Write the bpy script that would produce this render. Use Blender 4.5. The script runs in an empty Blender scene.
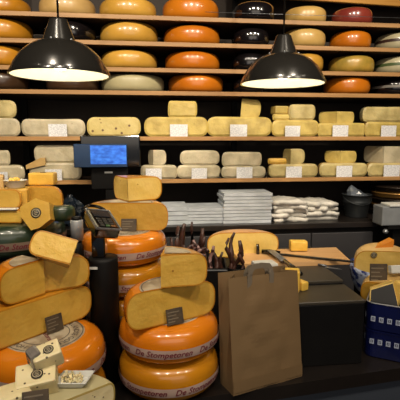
import bpy, bmesh, math, random
from mathutils import Vector, Matrix, noise
R_ = math.radians
random.seed(7)
scene = bpy.context.scene
COL = scene.collection
PI = math.pi

# ------------------------------------------------------------------ camera
F = 440.0
PITCH, YAW = R_(8.15), R_(-7.0)
EYE = Vector((0, 0, 1.55))
cd = bpy.data.cameras.new('camera'); cam = bpy.data.objects.new('camera', cd); COL.objects.link(cam)
cd.sensor_width = 36; cd.lens = 36 * F / 400; cd.clip_start = .05
cam.location = EYE; cam.rotation_euler = (PI/2 - PITCH, 0, YAW)
scene.camera = cam
ROT = cam.rotation_euler.to_matrix()

def ray(px, py): return ROT @ Vector(((px-200)/F, (200-py)/F, -1))
def atY(px, py, Y):
    d = ray(px, py); t = (Y-EYE.y)/d.y; return EYE + d*t
def atZ(px, py, z):
    d = ray(px, py); t = (z-EYE.z)/d.z; return EYE + d*t
def atH(px, h, z):
    """point seen in pixel column px, h metres ahead on the ground, at height z"""
    dep = h*math.cos(PITCH) + (EYE.z-z)*math.sin(PITCH)
    x = (px-200)/F*dep
    f = Vector((math.sin(-YAW), math.cos(YAW), 0)); r = Vector((math.cos(YAW), math.sin(YAW), 0))
    p = f*h + r*x; p.z = z
    return p

# ------------------------------------------------------------------ materials
def lin(c):
    if isinstance(c, str):
        c = [int(c[i:i+2], 16)/255 for i in (0, 2, 4)]
    return tuple((v/12.92 if v <= .04045 else ((v+.055)/1.055)**2.4) for v in c) + (1,)
MATS = {}
def mat(name, col, rough=.5, metal=0, coat=0, n2=None, nscale=6, bump=0, bscale=30, emit=0, spec=.5, detail=4, contrast=(.35, .65), trans=0, sss=0):
    if name in MATS: return MATS[name]
    m = bpy.data.materials.new(name); m.use_nodes = True
    nt = m.node_tree; b = nt.nodes['Principled BSDF']
    b.inputs['Base Color'].default_value = lin(col)
    b.inputs['Roughness'].default_value = rough
    b.inputs['Metallic'].default_value = metal
    b.inputs['Coat Weight'].default_value = coat
    b.inputs['Coat Roughness'].default_value = .08
    b.inputs['Specular IOR Level'].default_value = spec
    if trans: b.inputs['Transmission Weight'].default_value = trans
    if sss:
        b.inputs['Subsurface Weight'].default_value = sss
        b.inputs['Subsurface Radius'].default_value = (.02, .01, .004)
        b.inputs['Subsurface Scale'].default_value = .5
    tc = nt.nodes.new('ShaderNodeTexCoord')
    oi = nt.nodes.new('ShaderNodeObjectInfo')
    off = nt.nodes.new('ShaderNodeVectorMath'); off.operation = 'ADD'
    mul = nt.nodes.new('ShaderNodeMath'); mul.operation = 'MULTIPLY'; mul.inputs[1].default_value = 37.0
    nt.links.new(oi.outputs['Random'], mul.inputs[0])
    nt.links.new(tc.outputs['Object'], off.inputs[0]); nt.links.new(mul.outputs[0], off.inputs[1])
    if n2:
        n = nt.nodes.new('ShaderNodeTexNoise'); n.inputs['Scale'].default_value = nscale; n.inputs['Detail'].default_value = detail
        nt.links.new(off.outputs[0], n.inputs['Vector'])
        r = nt.nodes.new('ShaderNodeValToRGB')
        r.color_ramp.elements[0].position = contrast[0]; r.color_ramp.elements[1].position = contrast[1]
        r.color_ramp.elements[0].color = lin(col); r.color_ramp.elements[1].color = lin(n2)
        nt.links.new(n.outputs['Fac'], r.inputs['Fac']); nt.links.new(r.outputs['Color'], b.inputs['Base Color'])
        m['ramp'] = r.name
    if bump:
        n = nt.nodes.new('ShaderNodeTexNoise'); n.inputs['Scale'].default_value = bscale; n.inputs['Detail'].default_value = 5
        nt.links.new(off.outputs[0], n.inputs['Vector'])
        bp = nt.nodes.new('ShaderNodeBump'); bp.inputs['Strength'].default_value = bump; bp.inputs['Distance'].default_value = .01
        nt.links.new(n.outputs['Fac'], bp.inputs['Height']); nt.links.new(bp.outputs['Normal'], b.inputs['Normal'])
        if coat: pass
    if emit:
        b.inputs['Emission Color'].default_value = lin(col); b.inputs['Emission Strength'].default_value = emit
    MATS[name] = m
    return m

def eyes_mat(name, col, n2, hole, scale=14, size=.12, rough=.45, sub=0.1):
    """cheese paste with small sparse holes / seeds"""
    m = mat(name, col, rough, n2=n2, nscale=14, bump=.3, bscale=45, sss=sub, coat=.12)
    if m.get('eyes'): return m
    m['eyes'] = 1
    nt = m.node_tree; b = nt.nodes['Principled BSDF']
    tc = nt.nodes.new('ShaderNodeTexCoord')
    v = nt.nodes.new('ShaderNodeTexVoronoi'); v.inputs['Scale'].default_value = scale
    nt.links.new(tc.outputs['Object'], v.inputs['Vector'])
    r = nt.nodes.new('ShaderNodeValToRGB')
    r.color_ramp.elements[0].position = size*.7; r.color_ramp.elements[0].color = (1, 1, 1, 1)
    r.color_ramp.elements[1].position = size; r.color_ramp.elements[1].color = (0, 0, 0, 1)
    nt.links.new(v.outputs['Distance'], r.inputs['Fac'])
    mx = nt.nodes.new('ShaderNodeMix'); mx.data_type = 'RGBA'
    src = nt.nodes[m['ramp']].outputs['Color']
    nt.links.new(r.outputs['Color'], mx.inputs[0]); nt.links.new(src, mx.inputs[6])
    mx.inputs[7].default_value = lin(hole)
    nt.links.new(mx.outputs[2], b.inputs['Base Color'])
    return m

def lines_mat(name, paper, ink, sx=60, sz=160, thr=.5, axis_lines=True):
    """card printed with broken rows of small print"""
    m = mat(name, paper, .6)
    if m.get('lines'): return m
    m['lines'] = 1
    nt = m.node_tree; b = nt.nodes['Principled BSDF']
    tc = nt.nodes.new('ShaderNodeTexCoord')
    mp = nt.nodes.new('ShaderNodeMapping'); mp.inputs['Scale'].default_value = (sx*3, 1, sz)
    nt.links.new(tc.outputs['Object'], mp.inputs['Vector'])
    w = nt.nodes.new('ShaderNodeSeparateXYZ'); nt.links.new(mp.outputs[0], w.inputs[0])
    fr = nt.nodes.new('ShaderNodeMath'); fr.operation = 'FRACT'; nt.links.new(w.outputs['Z'], fr.inputs[0])
    g = nt.nodes.new('ShaderNodeMath'); g.operation = 'GREATER_THAN'; g.inputs[1].default_value = .5; nt.links.new(fr.outputs[0], g.inputs[0])
    n = nt.nodes.new('ShaderNodeTexNoise'); n.inputs['Scale'].default_value = 1.0; nt.links.new(mp.outputs[0], n.inputs['Vector'])
    g2 = nt.nodes.new('ShaderNodeMath'); g2.operation = 'GREATER_THAN'; g2.inputs[1].default_value = thr; nt.links.new(n.outputs['Fac'], g2.inputs[0])
    mm = nt.nodes.new('ShaderNodeMath'); mm.operation = 'MULTIPLY'; nt.links.new(g.outputs[0], mm.inputs[0]); nt.links.new(g2.outputs[0], mm.inputs[1])
    mx = nt.nodes.new('ShaderNodeMix'); mx.data_type = 'RGBA'
    nt.links.new(mm.outputs[0], mx.inputs[0]); mx.inputs[6].default_value = lin(paper); mx.inputs[7].default_value = lin(ink)
    nt.links.new(mx.outputs[2], b.inputs['Base Color'])
    return m

def wood_mat(name, c1, c2, rough=.5, axis=0, s=3):
    m = mat(name, c1, rough)
    if m.get('wood'): return m
    m['wood'] = 1
    nt = m.node_tree; b = nt.nodes['Principled BSDF']
    tc = nt.nodes.new('ShaderNodeTexCoord')
    mp = nt.nodes.new('ShaderNodeMapping')
    sc = [s*8]*3; sc[axis] = s*.5
    mp.inputs['Scale'].default_value = sc
    nt.links.new(tc.outputs['Object'], mp.inputs['Vector'])
    n = nt.nodes.new('ShaderNodeTexNoise'); n.inputs['Scale'].default_value = 2; n.inputs['Detail'].default_value = 6; n.inputs['Distortion'].default_value = .6
    nt.links.new(mp.outputs[0], n.inputs['Vector'])
    r = nt.nodes.new('ShaderNodeValToRGB'); r.color_ramp.elements[0].position = .3; r.color_ramp.elements[1].position = .7
    r.color_ramp.elements[0].color = lin(c1); r.color_ramp.elements[1].color = lin(c2)
    nt.links.new(n.outputs['Fac'], r.inputs['Fac']); nt.links.new(r.outputs['Color'], b.inputs['Base Color'])
    return m

# waxes (rinds)
WAX = {
 'orange': mat('wax_orange', 'ca7618', .28, coat=.5, n2='b46210', nscale=5, bump=.06, bscale=18),
 'amber': mat('wax_amber', 'c88a24', .3, coat=.4, n2='ac7218', nscale=5, bump=.08, bscale=18),
 'yellow': mat('wax_yellow', 'd0a044', .3, coat=.4, n2='b88a34', nscale=5, bump=.08, bscale=18),
 'tan': mat('wax_tan', 'cba86c', .35, coat=.3, n2='b08e54', nscale=5, bump=.08, bscale=18),
 'cream': mat('wax_cream', 'caa968', .35, coat=.3, n2='b89450', nscale=5, bump=.08, bscale=18),
 'pale': mat('wax_pale', 'aea57e', .45, coat=.1, n2='9c926c', nscale=5, bump=.08, bscale=18),
 'black': mat('wax_black', '0b0a0b', .16, coat=.7, n2='141012', nscale=5, bump=.04, bscale=12),
 'red': mat('wax_red', '8a3a2c', .24, coat=.6, n2='742c26', nscale=5, bump=.06, bscale=18),
 'mottled': mat('wax_mottled', 'b8923c', .35, coat=.3, n2='8c7830', nscale=14, bump=.2, bscale=25),
 'greyish': mat('wax_grey', 'c4bd98', .35, coat=.3, n2='a89f80', nscale=6, bump=.1, bscale=18),
 'brown': mat('wax_brown', '46301d', .3, coat=.4, n2='33241a', nscale=6, bump=.1, bscale=18),
 'green': mat('wax_green', '1c2a1c', .3, coat=.5, n2='263522', nscale=6, bump=.06, bscale=18),
 'stomp': mat('wax_bright_orange', 'd67e16', .24, coat=.6, n2='c66e10', nscale=4, bump=.05, bscale=12),
 'stompd': mat('wax_deep_orange', 'bd7c14', .26, coat=.5, n2='aa6c10', nscale=4, bump=.05, bscale=12),
}
PASTE = {
 'gold': eyes_mat('paste_gold', 'cfa648', 'c2983a', '8d6415', 16, .07),
 'golddark': eyes_mat('paste_dark_gold', 'bb9036', 'ad832c', '7d560f', 16, .07),
 'light': eyes_mat('paste_light', 'd8b866', 'cfac56', 'a4792a', 16, .06),
 'bright': eyes_mat('paste_bright', 'e0b850', 'd6aa40', 'b08422', 16, .05),
 'shelf': eyes_mat('paste_shelf', 'bfae76', '9c8c58', '8a7c4c', 22, .06),
 'shelfy': eyes_mat('paste_shelf_yellow', 'c2ab5e', 'a48e48', '84723a', 22, .06),
 'white': eyes_mat('paste_white', 'beb294', 'a0967a', '847a60', 22, .06),
 'cumin': eyes_mat('paste_spiced', 'c2b070', 'b4a05e', '5e4020', 26, .2),
 'seeds': eyes_mat('paste_seeded', 'ded0a4', 'd2c294', '4a3a28', 60, .2),
 'orange': eyes_mat('paste_orange', 'c87c1c', 'ba6c16', '96500c', 22, .05),
}
RE = {k: mat('rind_edge_'+k, c, .5) for k, c in dict(gold='b07818', pale='a28c4c', white='a49468', orange='a85a10').items()}
M_BLACK = mat('black_gloss', '060606', .12, coat=.6)
M_DARK = mat('black_matt', '090808', .55, n2='0d0c0b', nscale=8, spec=.2)
M_DARKTOP = mat('black_counter', '141110', .32, n2='1e1916', nscale=5, bump=.05, bscale=20)
M_OLIVE = mat('dark_laminate', '322d24', .4, n2='3a342a', nscale=5)
M_STEEL = mat('brushed_steel', 'a2a5a9', .35, metal=.75, n2='74777c', nscale=20)
M_GREYP = mat('grey_plastic', '7e8284', .5, n2='6a6d70', nscale=8)
M_PLATE = mat('white_plastic', 'c4c4be', .4)
M_WHITE = mat('lamp_white', 'd0ccb8', .5)
M_CARD = lines_mat('price_print', 'd6d6d6', 'a0a2aa', 40, 240, .5)
M_TAG = mat('dark_tag', '4a3c2a', .6, n2='382e22', nscale=30, contrast=(.45, .6))
M_BAND = mat('paper_band', 'b8a094', .5, n2='a68c80', nscale=12)
M_BANDTXT = mat('band_ink', '6a1426', .5)
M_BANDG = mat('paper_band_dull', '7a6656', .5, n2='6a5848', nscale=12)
M_DISC = mat('round_label_paper', 'b0a48c', .5, n2='92836c', nscale=22, contrast=(.42, .58))
M_INK = mat('grey_ink', '4a4440', .6)
M_WOOD = wood_mat('shelf_wood', '926a3c', 'ae8450', .5, 0, 3)
M_WOODD = wood_mat('shelf_wood_shaded', '2e2018', '3a2a1e', .6, 0, 3)  # darkened wood: shade under the boards put into the colour
M_BOARD = wood_mat('board_wood', 'b88c58', 'c69e6e', .45, 0, 4)
M_FASCIA = wood_mat('fascia_wood', 'b47a30', 'cf9a48', .5, 0, 2)
M_KRAFT = mat('kraft_paper', '725a3a', .75, n2='6c5536', nscale=2, bump=.12, bscale=14)
M_KRAFTD = mat('kraft_handle', '6a5f50', .7)
M_PAPER = mat('paper_white', 'b4bac0', .6, n2='9fa5aa', nscale=12, bump=.15, bscale=20)
M_PAPERW = mat('paper_warm', 'd8d4ca', .6, n2='b4b2aa', nscale=12, bump=.2, bscale=20)
M_BLUE = mat('delft_blue', '0c1444', .25, coat=.4, n2='0a1036', nscale=8)
M_DWHITE = mat('delft_white', 'aab2c4', .3)
M_SAUS = mat('sausage', '2a1610', .4, n2='4a2c22', nscale=40, bump=.4, bscale=60)
M_SAUSL = mat('sausage_pink', '8a6a64', .4, n2='2e1614', nscale=55, contrast=(.46, .54), bump=.3, bscale=60)
M_WALLB = mat('wall_black', '2a211a', .7, n2='32281f', nscale=3)
M_WALL = mat('wall_dark', '2a2420', .8, n2='302a25', nscale=3)
M_FLOOR = wood_mat('floor_wood', '2c2018', '38291d', .5, 1, 1)
M_PANEL = mat('counter_panel', '3c424c', .5, n2='363c46', nscale=3)
M_CAB = mat('cabinet_grey', '2c2b2d', .5, n2='302f31', nscale=3)
M_BUCKET = mat('zinc', '34383a', .45, metal=.5, n2='2a2d2f', nscale=10)
M_FOIL = mat('crinkled_film', '5a6068', .25, n2='41464c', nscale=20)
M_BAGBLACK = mat('black_film', '12161c', .25, n2='202a36', nscale=18, bump=.5, bscale=20)

# ------------------------------------------------------------------ mesh helpers
class MB:
    def __init__(s): s.v = []; s.f = []; s.m = []; s.sm = []
    def add(s, vs, fs, mi=0, smooth=False):
        b = len(s.v); s.v += [tuple(v) for v in vs]
        for f in fs: s.f.append([b+i for i in f]); s.m.append(mi); s.sm.append(smooth)
        return s
    def box(s, c, d, mi=0, rot=None, bev=0.0, seg=2):
        bm = bmesh.new(); bmesh.ops.create_cube(bm, size=1)
        for v in bm.verts: v.co = Vector((v.co.x*d[0], v.co.y*d[1], v.co.z*d[2]))
        if bev: bmesh.ops.bevel(bm, geom=bm.edges[:], offset=bev, segments=seg, profile=.6, affect='EDGES')
        mt = Matrix.Translation(Vector(c))
        if rot is not None: mt = mt @ (rot.to_4x4() if hasattr(rot, 'to_4x4') else rot)
        bm.verts.index_update()
        s.add([mt @ v.co for v in bm.verts], [[v.index for v in f.verts] for f in bm.faces], mi, False)
        bm.free(); return s
    def lathe(s, prof, n=48, mi=0, smooth=True, c=(0, 0, 0), mats=None):
        vs = []; fs = []
        for (r, z) in prof:
            for i in range(n):
                a = 2*PI*i/n; vs.append((c[0]+r*math.cos(a), c[1]+r*math.sin(a), c[2]+z))
        b = len(s.v); s.v += vs
        for j in range(len(prof)-1):
            for i in range(n):
                i2 = (i+1) % n
                s.f.append([b+j*n+i, b+j*n+i2, b+(j+1)*n+i2, b+(j+1)*n+i]); s.m.append(mats[j] if mats else mi); s.sm.append(smooth)
        return s
    def disc(s, r, z, n=48, mi=0, up=True):
        vs = [(r*math.cos(2*PI*i/n), r*math.sin(2*PI*i/n), z) for i in range(n)]
        f = list(range(n)); 
        if not up: f.reverse()
        return s.add(vs, [f], mi)
    def tube(s, pts, rad, n=8, mi=0, cap=True):
        pts = [Vector(p) for p in pts]
        if not isinstance(rad, (list, tuple)): rad = [rad]*len(pts)
        vs = []; fs = []
        up = Vector((0, 0, 1))
        for k, p in enumerate(pts):
            t = (pts[min(k+1, len(pts)-1)]-pts[max(k-1, 0)]).normalized()
            u = t.cross(up)
            if u.length < .05: u = t.cross(Vector((0, 1, 0)))
            u.normalize(); w = t.cross(u)
            for i in range(n):
                a = 2*PI*i/n; vs.append(p + (u*math.cos(a)+w*math.sin(a))*rad[k])
        for k in range(len(pts)-1):
            for i in range(n):
                fs.append([k*n+i, k*n+(i+1) % n, (k+1)*n+(i+1) % n, (k+1)*n+i])
        if cap:
            fs.append(list(range(n))[::-1]); fs.append([(len(pts)-1)*n+i for i in range(n)])
        return s.add(vs, fs, mi, True)
    def build(s, name, mats, parent=None, loc=None, rot=None):
        me = bpy.data.meshes.new(name); me.from_pydata(s.v, [], s.f)
        for m in (mats if isinstance(mats, (list, tuple)) else [mats]): me.materials.append(m)
        me.polygons.foreach_set('material_index', s.m); me.polygons.foreach_set('use_smooth', s.sm)
        bm = bmesh.new(); bm.from_mesh(me); bmesh.ops.recalc_face_normals(bm, faces=bm.faces[:]); bm.to_mesh(me); bm.free()
        me.update()
        o = bpy.data.objects.new(name, me); COL.objects.link(o)
        if parent: o.parent = parent
        if loc is not None: o.location = loc
        if rot is not None: o.rotation_euler = rot
        return o

def tag(o, label=None, cat=None, group=None, kind=None):
    if label: o['label'] = label
    if cat: o['category'] = cat
    if group: o['group'] = group
    if kind: o['kind'] = kind
    return o
def empty(name, loc, rot=(0, 0, 0), label=None, cat=None, group=None):
    o = bpy.data.objects.new(name, None); COL.objects.link(o); o.empty_display_size = .02
    o.location = loc; o.rotation_euler = rot
    return tag(o, label, cat, group)
def copy_tree(o, parent=None):
    c = o.copy(); COL.objects.link(c)
    if parent: c.parent = parent
    for ch in o.children: copy_tree(ch, c)
    return c

def text_mesh(txt, size, shear=.25):
    cu = bpy.data.curves.new('t', 'FONT'); cu.body = txt; cu.size = size; cu.shear = shear; cu.resolution_u = 2
    cu.offset = size*.012
    cu.align_x = 'CENTER'; cu.align_y = 'CENTER'
    o = bpy.data.objects.new('t', cu); COL.objects.link(o)
    dg = bpy.context.evaluated_depsgraph_get()
    me = bpy.data.meshes.new_from_object(o.evaluated_get(dg))
    vs = [v.co.copy() for v in me.vertices]; fs = [list(p.vertices) for p in me.polygons]
    COL.objects.unlink(o); bpy.data.objects.remove(o); bpy.data.meshes.remove(me)
    return vs, fs

# ------------------------------------------------------------------ cheese shapes
def profile(R, H, b=1.0, n=8):
    """right-hand outline (r,z) from the axis at the bottom to the axis on top; b = depth of the rounded side / half height"""
    e = H/2*b; rf = R-e
    pts = [(0, 0), (rf*.35, 0), (rf*.7, 0)]
    for i in range(n*2+1):
        a = -PI/2 + PI*i/(n*2)
        ca, sa = math.cos(a), math.sin(a)
        pts.append((rf+e*abs(ca)**.8, H/2+H/2*math.copysign(abs(sa)**.75, sa)))
    pts += [(rf*.7, H), (rf*.35, H), (0, H)]
    return pts

def wob(v, seed, amp):
    q = Vector(v)*9 + Vector((seed*3.1, seed*1.7, seed))
    return Vector(v) + Vector((noise.noise(q), noise.noise(q+Vector((9, 0, 0))), noise.noise(q+Vector((0, 9, 0)))*.6))*amp

def piece_mb(R, H, a0, a1, b=1.0, seed=0, amp=.002, edge=.004, seg=40, puff=0):
    """cheese wheel or any cut sector of one. materials: 0 rind, 1 paste, 2 rind edge seen in the cut"""
    mb = MB(); pr = profile(R, H, b)
    full = abs(a1-a0) >= 2*PI-1e-4
    n = max(6, int(seg*abs(a1-a0)/(2*PI))) if not full else seg+16
    vs = []; fs = []
    cols = n if full else n+1
    body = pr[1:-1]
    for (r, z) in body:
        for i in range(cols):
            a = a0+(a1-a0)*i/n
            vs.append(wob((r*math.cos(a), r*math.sin(a), z), seed, amp))
    for j in range(len(body)-1):
        for i in range(n):
            i2 = (i+1) % cols if full else i+1
            fs.append([j*cols+i, j*cols+i2, (j+1)*cols+i2, (j+1)*cols+i])
    k = len(vs); vs.append(wob((0, 0, 0), seed, amp)); vs.append(wob((0, 0, H), seed, amp))
    L = (len(body)-1)*cols
    for i in range(n):
        i2 = (i+1) % cols if full else i+1
        fs.append([k, i2, i]); fs.append([k+1, L+i, L+i2])
    mb.add(vs, fs, 0, True)
    if not full:
        for a in (a0, a1):
            out = [wob((r*math.cos(a), r*math.sin(a), z), seed, amp) for r, z in pr]
            inn = []
            for r, z in pr:
                rf = R-H/2*b
                rr = r
                zz = min(max(z, edge), H-edge)
                if r > rf:
                    rr = rf + (r-rf)*(1-edge/(H/2*b)); zz = H/2+(z-H/2)*(1-edge/(H/2))
                sg = -1 if a == a0 else 1
                inn.append(wob((rr*math.cos(a)-sg*math.sin(a)*puff, rr*math.sin(a)+sg*math.cos(a)*puff, zz), seed, amp))
            m = len(pr)
            fr = [[i, i+1, m+i+1, m+i] for i in range(m-1)]
            mb.add(out+inn, fr, 2, bool(puff))
            c = Vector((0, 0, 0))
            mb.add(inn, [list(range(m))], 1)
    return mb

GP = {'shelf': 'pale', 'shelfy': 'pale', 'white': 'white', 'cumin': 'pale', 'orange': 'orange', 'seeds': 'pale'}
def piece(name, R, H, a0, a1, rind, paste, loc, rotz=0, tilt=(0, 0), b=1.0, label='', cat='cheese', group=None, amp=.002, parts=False):
    sd = random.random()*50
    mb = piece_mb(R, H, R_(a0), R_(a1), b, sd, amp, .011 if group and a1-a0 > 170 else .005, 40, .007 if group and a1-a0 > 170 else .001)
    mats = [WAX[rind], PASTE[paste], PASTE[paste] if group else RE[GP.get(paste, 'gold')]]
    o = mb.build(name, mats, None, loc, (tilt[0], tilt[1], rotz))
    return tag(o, label, cat, group)

def side_r(R, H, b, z):
    e = H/2*b; rf = R-e
    t = max(-1, min(1, (z-H/2)/(H/2)))
    sa = math.copysign(abs(t)**(1/.75), t); ca = math.sqrt(max(0, 1-sa*sa))
    return rf + e*ca**.8

def top_disc(parent, R, z, dark=M_INK, txt='De Stompetoren', full=True):
    mb = MB(); n = 48
    mb.lathe([(0.001, z+.0012), (R*.93, z+.0012), (R, z+.0006), (R, z-.001)], n, 0)
    # printed rings
    for r0, r1 in ((.94, .965), (.60, .625)):
        mb.lathe([(R*r0, z+.0018), (R*r1, z+.0018)], n, 1)
    vs, fs = text_mesh('NOORD-HOLLANDSE GOUDA', R*.2, 0)
    for rep in (0, PI):
        w = []
        for v in vs:
            a = -v.x/(R*.77) + PI/2 + rep; r = R*.78+v.y
            w.append((r*math.cos(a), r*math.sin(a), z+.002))
        mb.add(w, fs, 1)
    vs, fs = text_mesh('Stompetoren', R*.2, .25)
    mb.add([(v.x, v.y, z+.002) for v in vs], fs, 2)
    return mb.build('top_label', [M_DISC, dark, M_BANDTXT], parent)

def branded_wheel(R, H, wax, loc, rotz, label, band=M_BAND, ink=M_BANDTXT, disc=True, group=None, name='round_cheese'):
    b = 1.05
    root = empty(name, loc, (0, 0, rotz), label, 'cheese', group)
    piece_mb(R, H, 0, 2*PI, b, random.random()*50, .001, seg=56).build('rind', [WAX[wax], PASTE['gold'], RE['gold']], root)
    # printed band
    mb = MB(); z0, z1 = H*.29, H*.53
    prof = []
    for i in range(9):
        z = z0+(z1-z0)*i/8
        prof.append((side_r(R, H, b, z)+.0022, z))
    mb.lathe(prof, 72, 0)
    bnd = mb.build('band', [band], root)
    vs, fs = text_mesh('De Stompetoren', (z1-z0)*.92, .3)
    tw_ = max(v.x for v in vs)-min(v.x for v in vs); reps = int(2*PI*R/(tw_*1.08))
    for k in range(reps):
        a_c = 2*PI*k/reps
        w = []
        for v in vs:
            z = (z0+z1)/2 + v.y
            a = a_c + v.x/(R*1.0)
            r = side_r(R, H, b, z)+.0034
            w.append((r*math.cos(a), r*math.sin(a), z))
        MB().add(w, fs, 0).build('lettering', [ink], bnd)
    if disc: top_disc(root, R*.66, H)
    return root

def stand_sign(loc, rotz, w=.055, h=.05, lean=.25, label='', m=None, name='price_sign'):
    mb = MB(); 
    mb.box((0, 0, h/2), (w, .003, h), 0, None, .001, 1)
    for i, (ln, zz) in enumerate(((.7, .78), (.5, .58), (.62, .38), (.4, .2))):
        mb.box((-(w*.42)+w*ln/2, -.0019, h*zz), (w*ln, .0008, h*.06), 1)
    o = mb.build(name, [m or M_TAG, mat('sign_script', '6e6250', .6)], None, loc, (-lean, 0, rotz))
    return tag(o, label, 'sign')

# ------------------------------------------------------------------ room
def struct(o): o['kind'] = 'structure'; return o
YW = 2.95
XL, XR, YB, ZC = -2.3, 3.4, -2.6, 2.85
struct(MB().box(((XL+XR)/2, (YB+YW)/2, -.05), (XR-XL+.4, YW-YB+.4, .1)).build('floor', M_FLOOR))
struct(MB().box(((XL+XR)/2, (YB+YW)/2, ZC+.05), (XR-XL+.4, YW-YB+.4, .1)).build('ceiling', M_WALL))
struct(MB().box(((XL+XR)/2, YW+.05, ZC/2), (XR-XL, .1, ZC)).build('wall_back', M_WALLB))
struct(MB().box((XL-.05, (YB+YW)/2, ZC/2), (.1, YW-YB, ZC)).build('wall_left', M_WALL))
struct(MB().box((XR+.05, (YB+YW)/2, ZC/2), (.1, YW-YB, ZC)).build('wall_right', M_WALL))

# ------------------------------------------------------------------ shelving
YF = 2.42
def zrow(py, px=200): return atY(px, py, YF).z
SH = {1: zrow(17), 2: zrow(42.8), 3: zrow(68.7), 4: zrow(91.5), 5: zrow(136.5), 6: zrow(178.8)}
TH = .022
rack = empty('shelf_rack', ((XL+XR)/2, YF, 1.1), (0, 0, 0), 'long dark wall rack with six wooden shelf boards full of cheese', 'shelving')
def rel(o): return Vector(o) - rack.location
for k, z in SH.items():
    x1 = XR-.02
    x0 = XL+.02
    bd = MB().box(rel(((x0+x1)/2, YF+.215, z-TH/2)), (x1-x0, .41, TH-.002), 0, None, .001, 1).build('shelf_board', M_WOODD, rack)
    MB().box(rel(((x0+x1)/2, YF+.006, z-TH/2)), (x1-x0, .012, TH), 0, None, .001, 1).build('lit_front_edge', M_WOOD, bd)  # paler strip added so the board's front edge reads as lit
for px in (-150, 20, 236, 460, 640):
    p = atY(px, 60, YF+.37)
    MB().box(rel((p.x, YF+.41, 1.93)), (.035, .025, 1.66)).build('upright', M_DARK, rack)
# fascia above the racks
fb = atY(415, 9.5, 2.80); fa = atZ(250, -1.5, fb.z)
d = (fb-fa); ang = math.atan2(d.y, d.x)
fo = MB().box((.65, -.03, .09), (1.6, .03, .18), 0, None, .003, 1).build('trim_1', M_FASCIA, None, (fa.x, fa.y, fa.z), (0, R_(0), ang))
fo['kind'] = 'structure'

# whole wheels, rows 1-4: x0, x1, ytop, wax, label
rows = {
 1: [(-22, 33, -4, 'amber', 'golden amber waxed cheese wheel at far left of top shelf'),
     (42, 97, -5, 'tan', 'tan cheese wheel on top shelf behind the left lamp cord'),
     (101, 157, -3, 'yellow', 'yellow waxed cheese wheel on top shelf left of the orange one'),
     (163, 218, -4, 'orange', 'bright orange cheese wheel on top shelf beside black wheel'),
     (233, 273, 1, 'black', 'glossy black waxed cheese wheel on top shelf beside orange wheel'),
     (284, 323, 6, 'cream', 'cream cheese wheel on top shelf just right of right lamp cord'),
     (331, 368, 7, 'red', 'dark red waxed cheese wheel on the top shelf')],
 2: [(-24, 34, 18, 'amber', 'amber cheese wheel at far left of second shelf'),
     (45, 97, 20, 'black', 'shiny black cheese wheel behind neck of left pendant lamp'),
     (101, 158, 21, 'yellow', 'golden cheese wheel on second shelf right of left lamp'),
     (164, 219, 25, 'orange', 'orange cheese wheel on second shelf left of the black wheel'),
     (233, 268, 28, 'black', 'black waxed cheese wheel on second shelf left of right lamp cord'),
     (282, 323, 28, 'cream', 'cream yellow cheese wheel on second shelf behind top of right lamp'),
     (330, 368, 30.5, 'orange', 'orange cheese wheel directly below the dark red wheel'),
     (376, 416, 32, 'greyish', 'pale grey cheese wheel with dark belt on second shelf right end')],
 3: [(-26, 30, 45, 'amber', 'amber cheese wheel at far left of third shelf beside left lamp'),
     (48, 96, 48, 'black', 'black cheese wheel mostly hidden behind left pendant lamp shade'),
     (101, 157, 50, 'yellow', 'golden cheese wheel on third shelf above the flat pale wheel'),
     (165, 219, 51, 'orange', 'orange cheese wheel on third shelf between gold and black wheels'),
     (232, 266, 53, 'black', 'black cheese wheel on third shelf beside right pendant lamp'),
     (284, 322, 53, 'yellow', 'yellow cheese wheel on third shelf behind right pendant lamp'),
     (330, 372, 55, 'mottled', 'mottled yellow green cheese wheel on third shelf'),
     (377, 418, 56, 'greyish', 'whitish cheese wheel with greenish belt at third shelf right end')],
 4: [(-26, 28, 71, 'brown', 'cheese wheel darkened to shadow brown at far left of fourth shelf'),  # shadow at the shelf's left end put into a dark wax
     (45, 98, 74, 'brown', 'brown cheese wheel on fourth shelf under left pendant lamp rim'),
     (101, 164, 74, 'pale', 'flat pale greenish cream cheese wheel on fourth shelf'),
     (168, 223, 74, 'orange', 'orange cheese wheel on fourth shelf beside the flat pale one'),
     (233, 264, 77, 'black', 'black cheese wheel on fourth shelf left of right lamp rim'),
     (326, 369, 76.5, 'orange', 'matt orange brown cheese wheel on fourth shelf right of right lamp'),
     (375, 417, 79, 'black', 'black cheese wheel with grey top at fourth shelf right end')],
}
belt = {('greyish', 2): mat('belt_brown', '3a2620', .4), ('greyish', 3): mat('belt_green', '4a5a34', .4), ('black', 4): mat('belt_grey', '77736c', .4)}
for k, lst in rows.items():
    for (x0, x1, yt, wax, lab) in lst:
        Rr = .16
        for _ in range(3):
            Yc = YF+.012+Rr
            a, b_ = atY(x0, 60, Yc), atY(x1, 60, Yc)
            Rr = (b_.x-a.x)/2
        cx = (a.x+b_.x)/2
        H = atY((x0+x1)/2, yt, YF+.05).z - SH[k]
        H = min(H, .145)
        loc = (cx, Yc, SH[k])
        bb = .92 if wax != 'pale' else .8
        r = random.uniform(0, 6)
        if x1 > 410:
            root = empty('round_cheese', loc, (0, 0, r), lab, 'cheese', 'whole cheese wheels on the upper shelves')
            piece_mb(Rr, H, 0, 2*PI, bb, random.random()*50, .002).build('rind', [WAX[wax]], root)
            prof = [(side_r(Rr, H, bb, z)+.001, z) for z in [H*(.45+.02*i) for i in range(9)]]
            MB().lathe(prof, 56, 0).build('belt', belt[(wax, k)], root)
        else:
            o = piece_mb(Rr, H, 0, 2*PI, bb, random.random()*50, .002).build('round_cheese', [WAX[wax]], None, loc, (0, 0, r))
            tag(o, lab, 'cheese', 'whole cheese wheels on the upper shelves')

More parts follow.
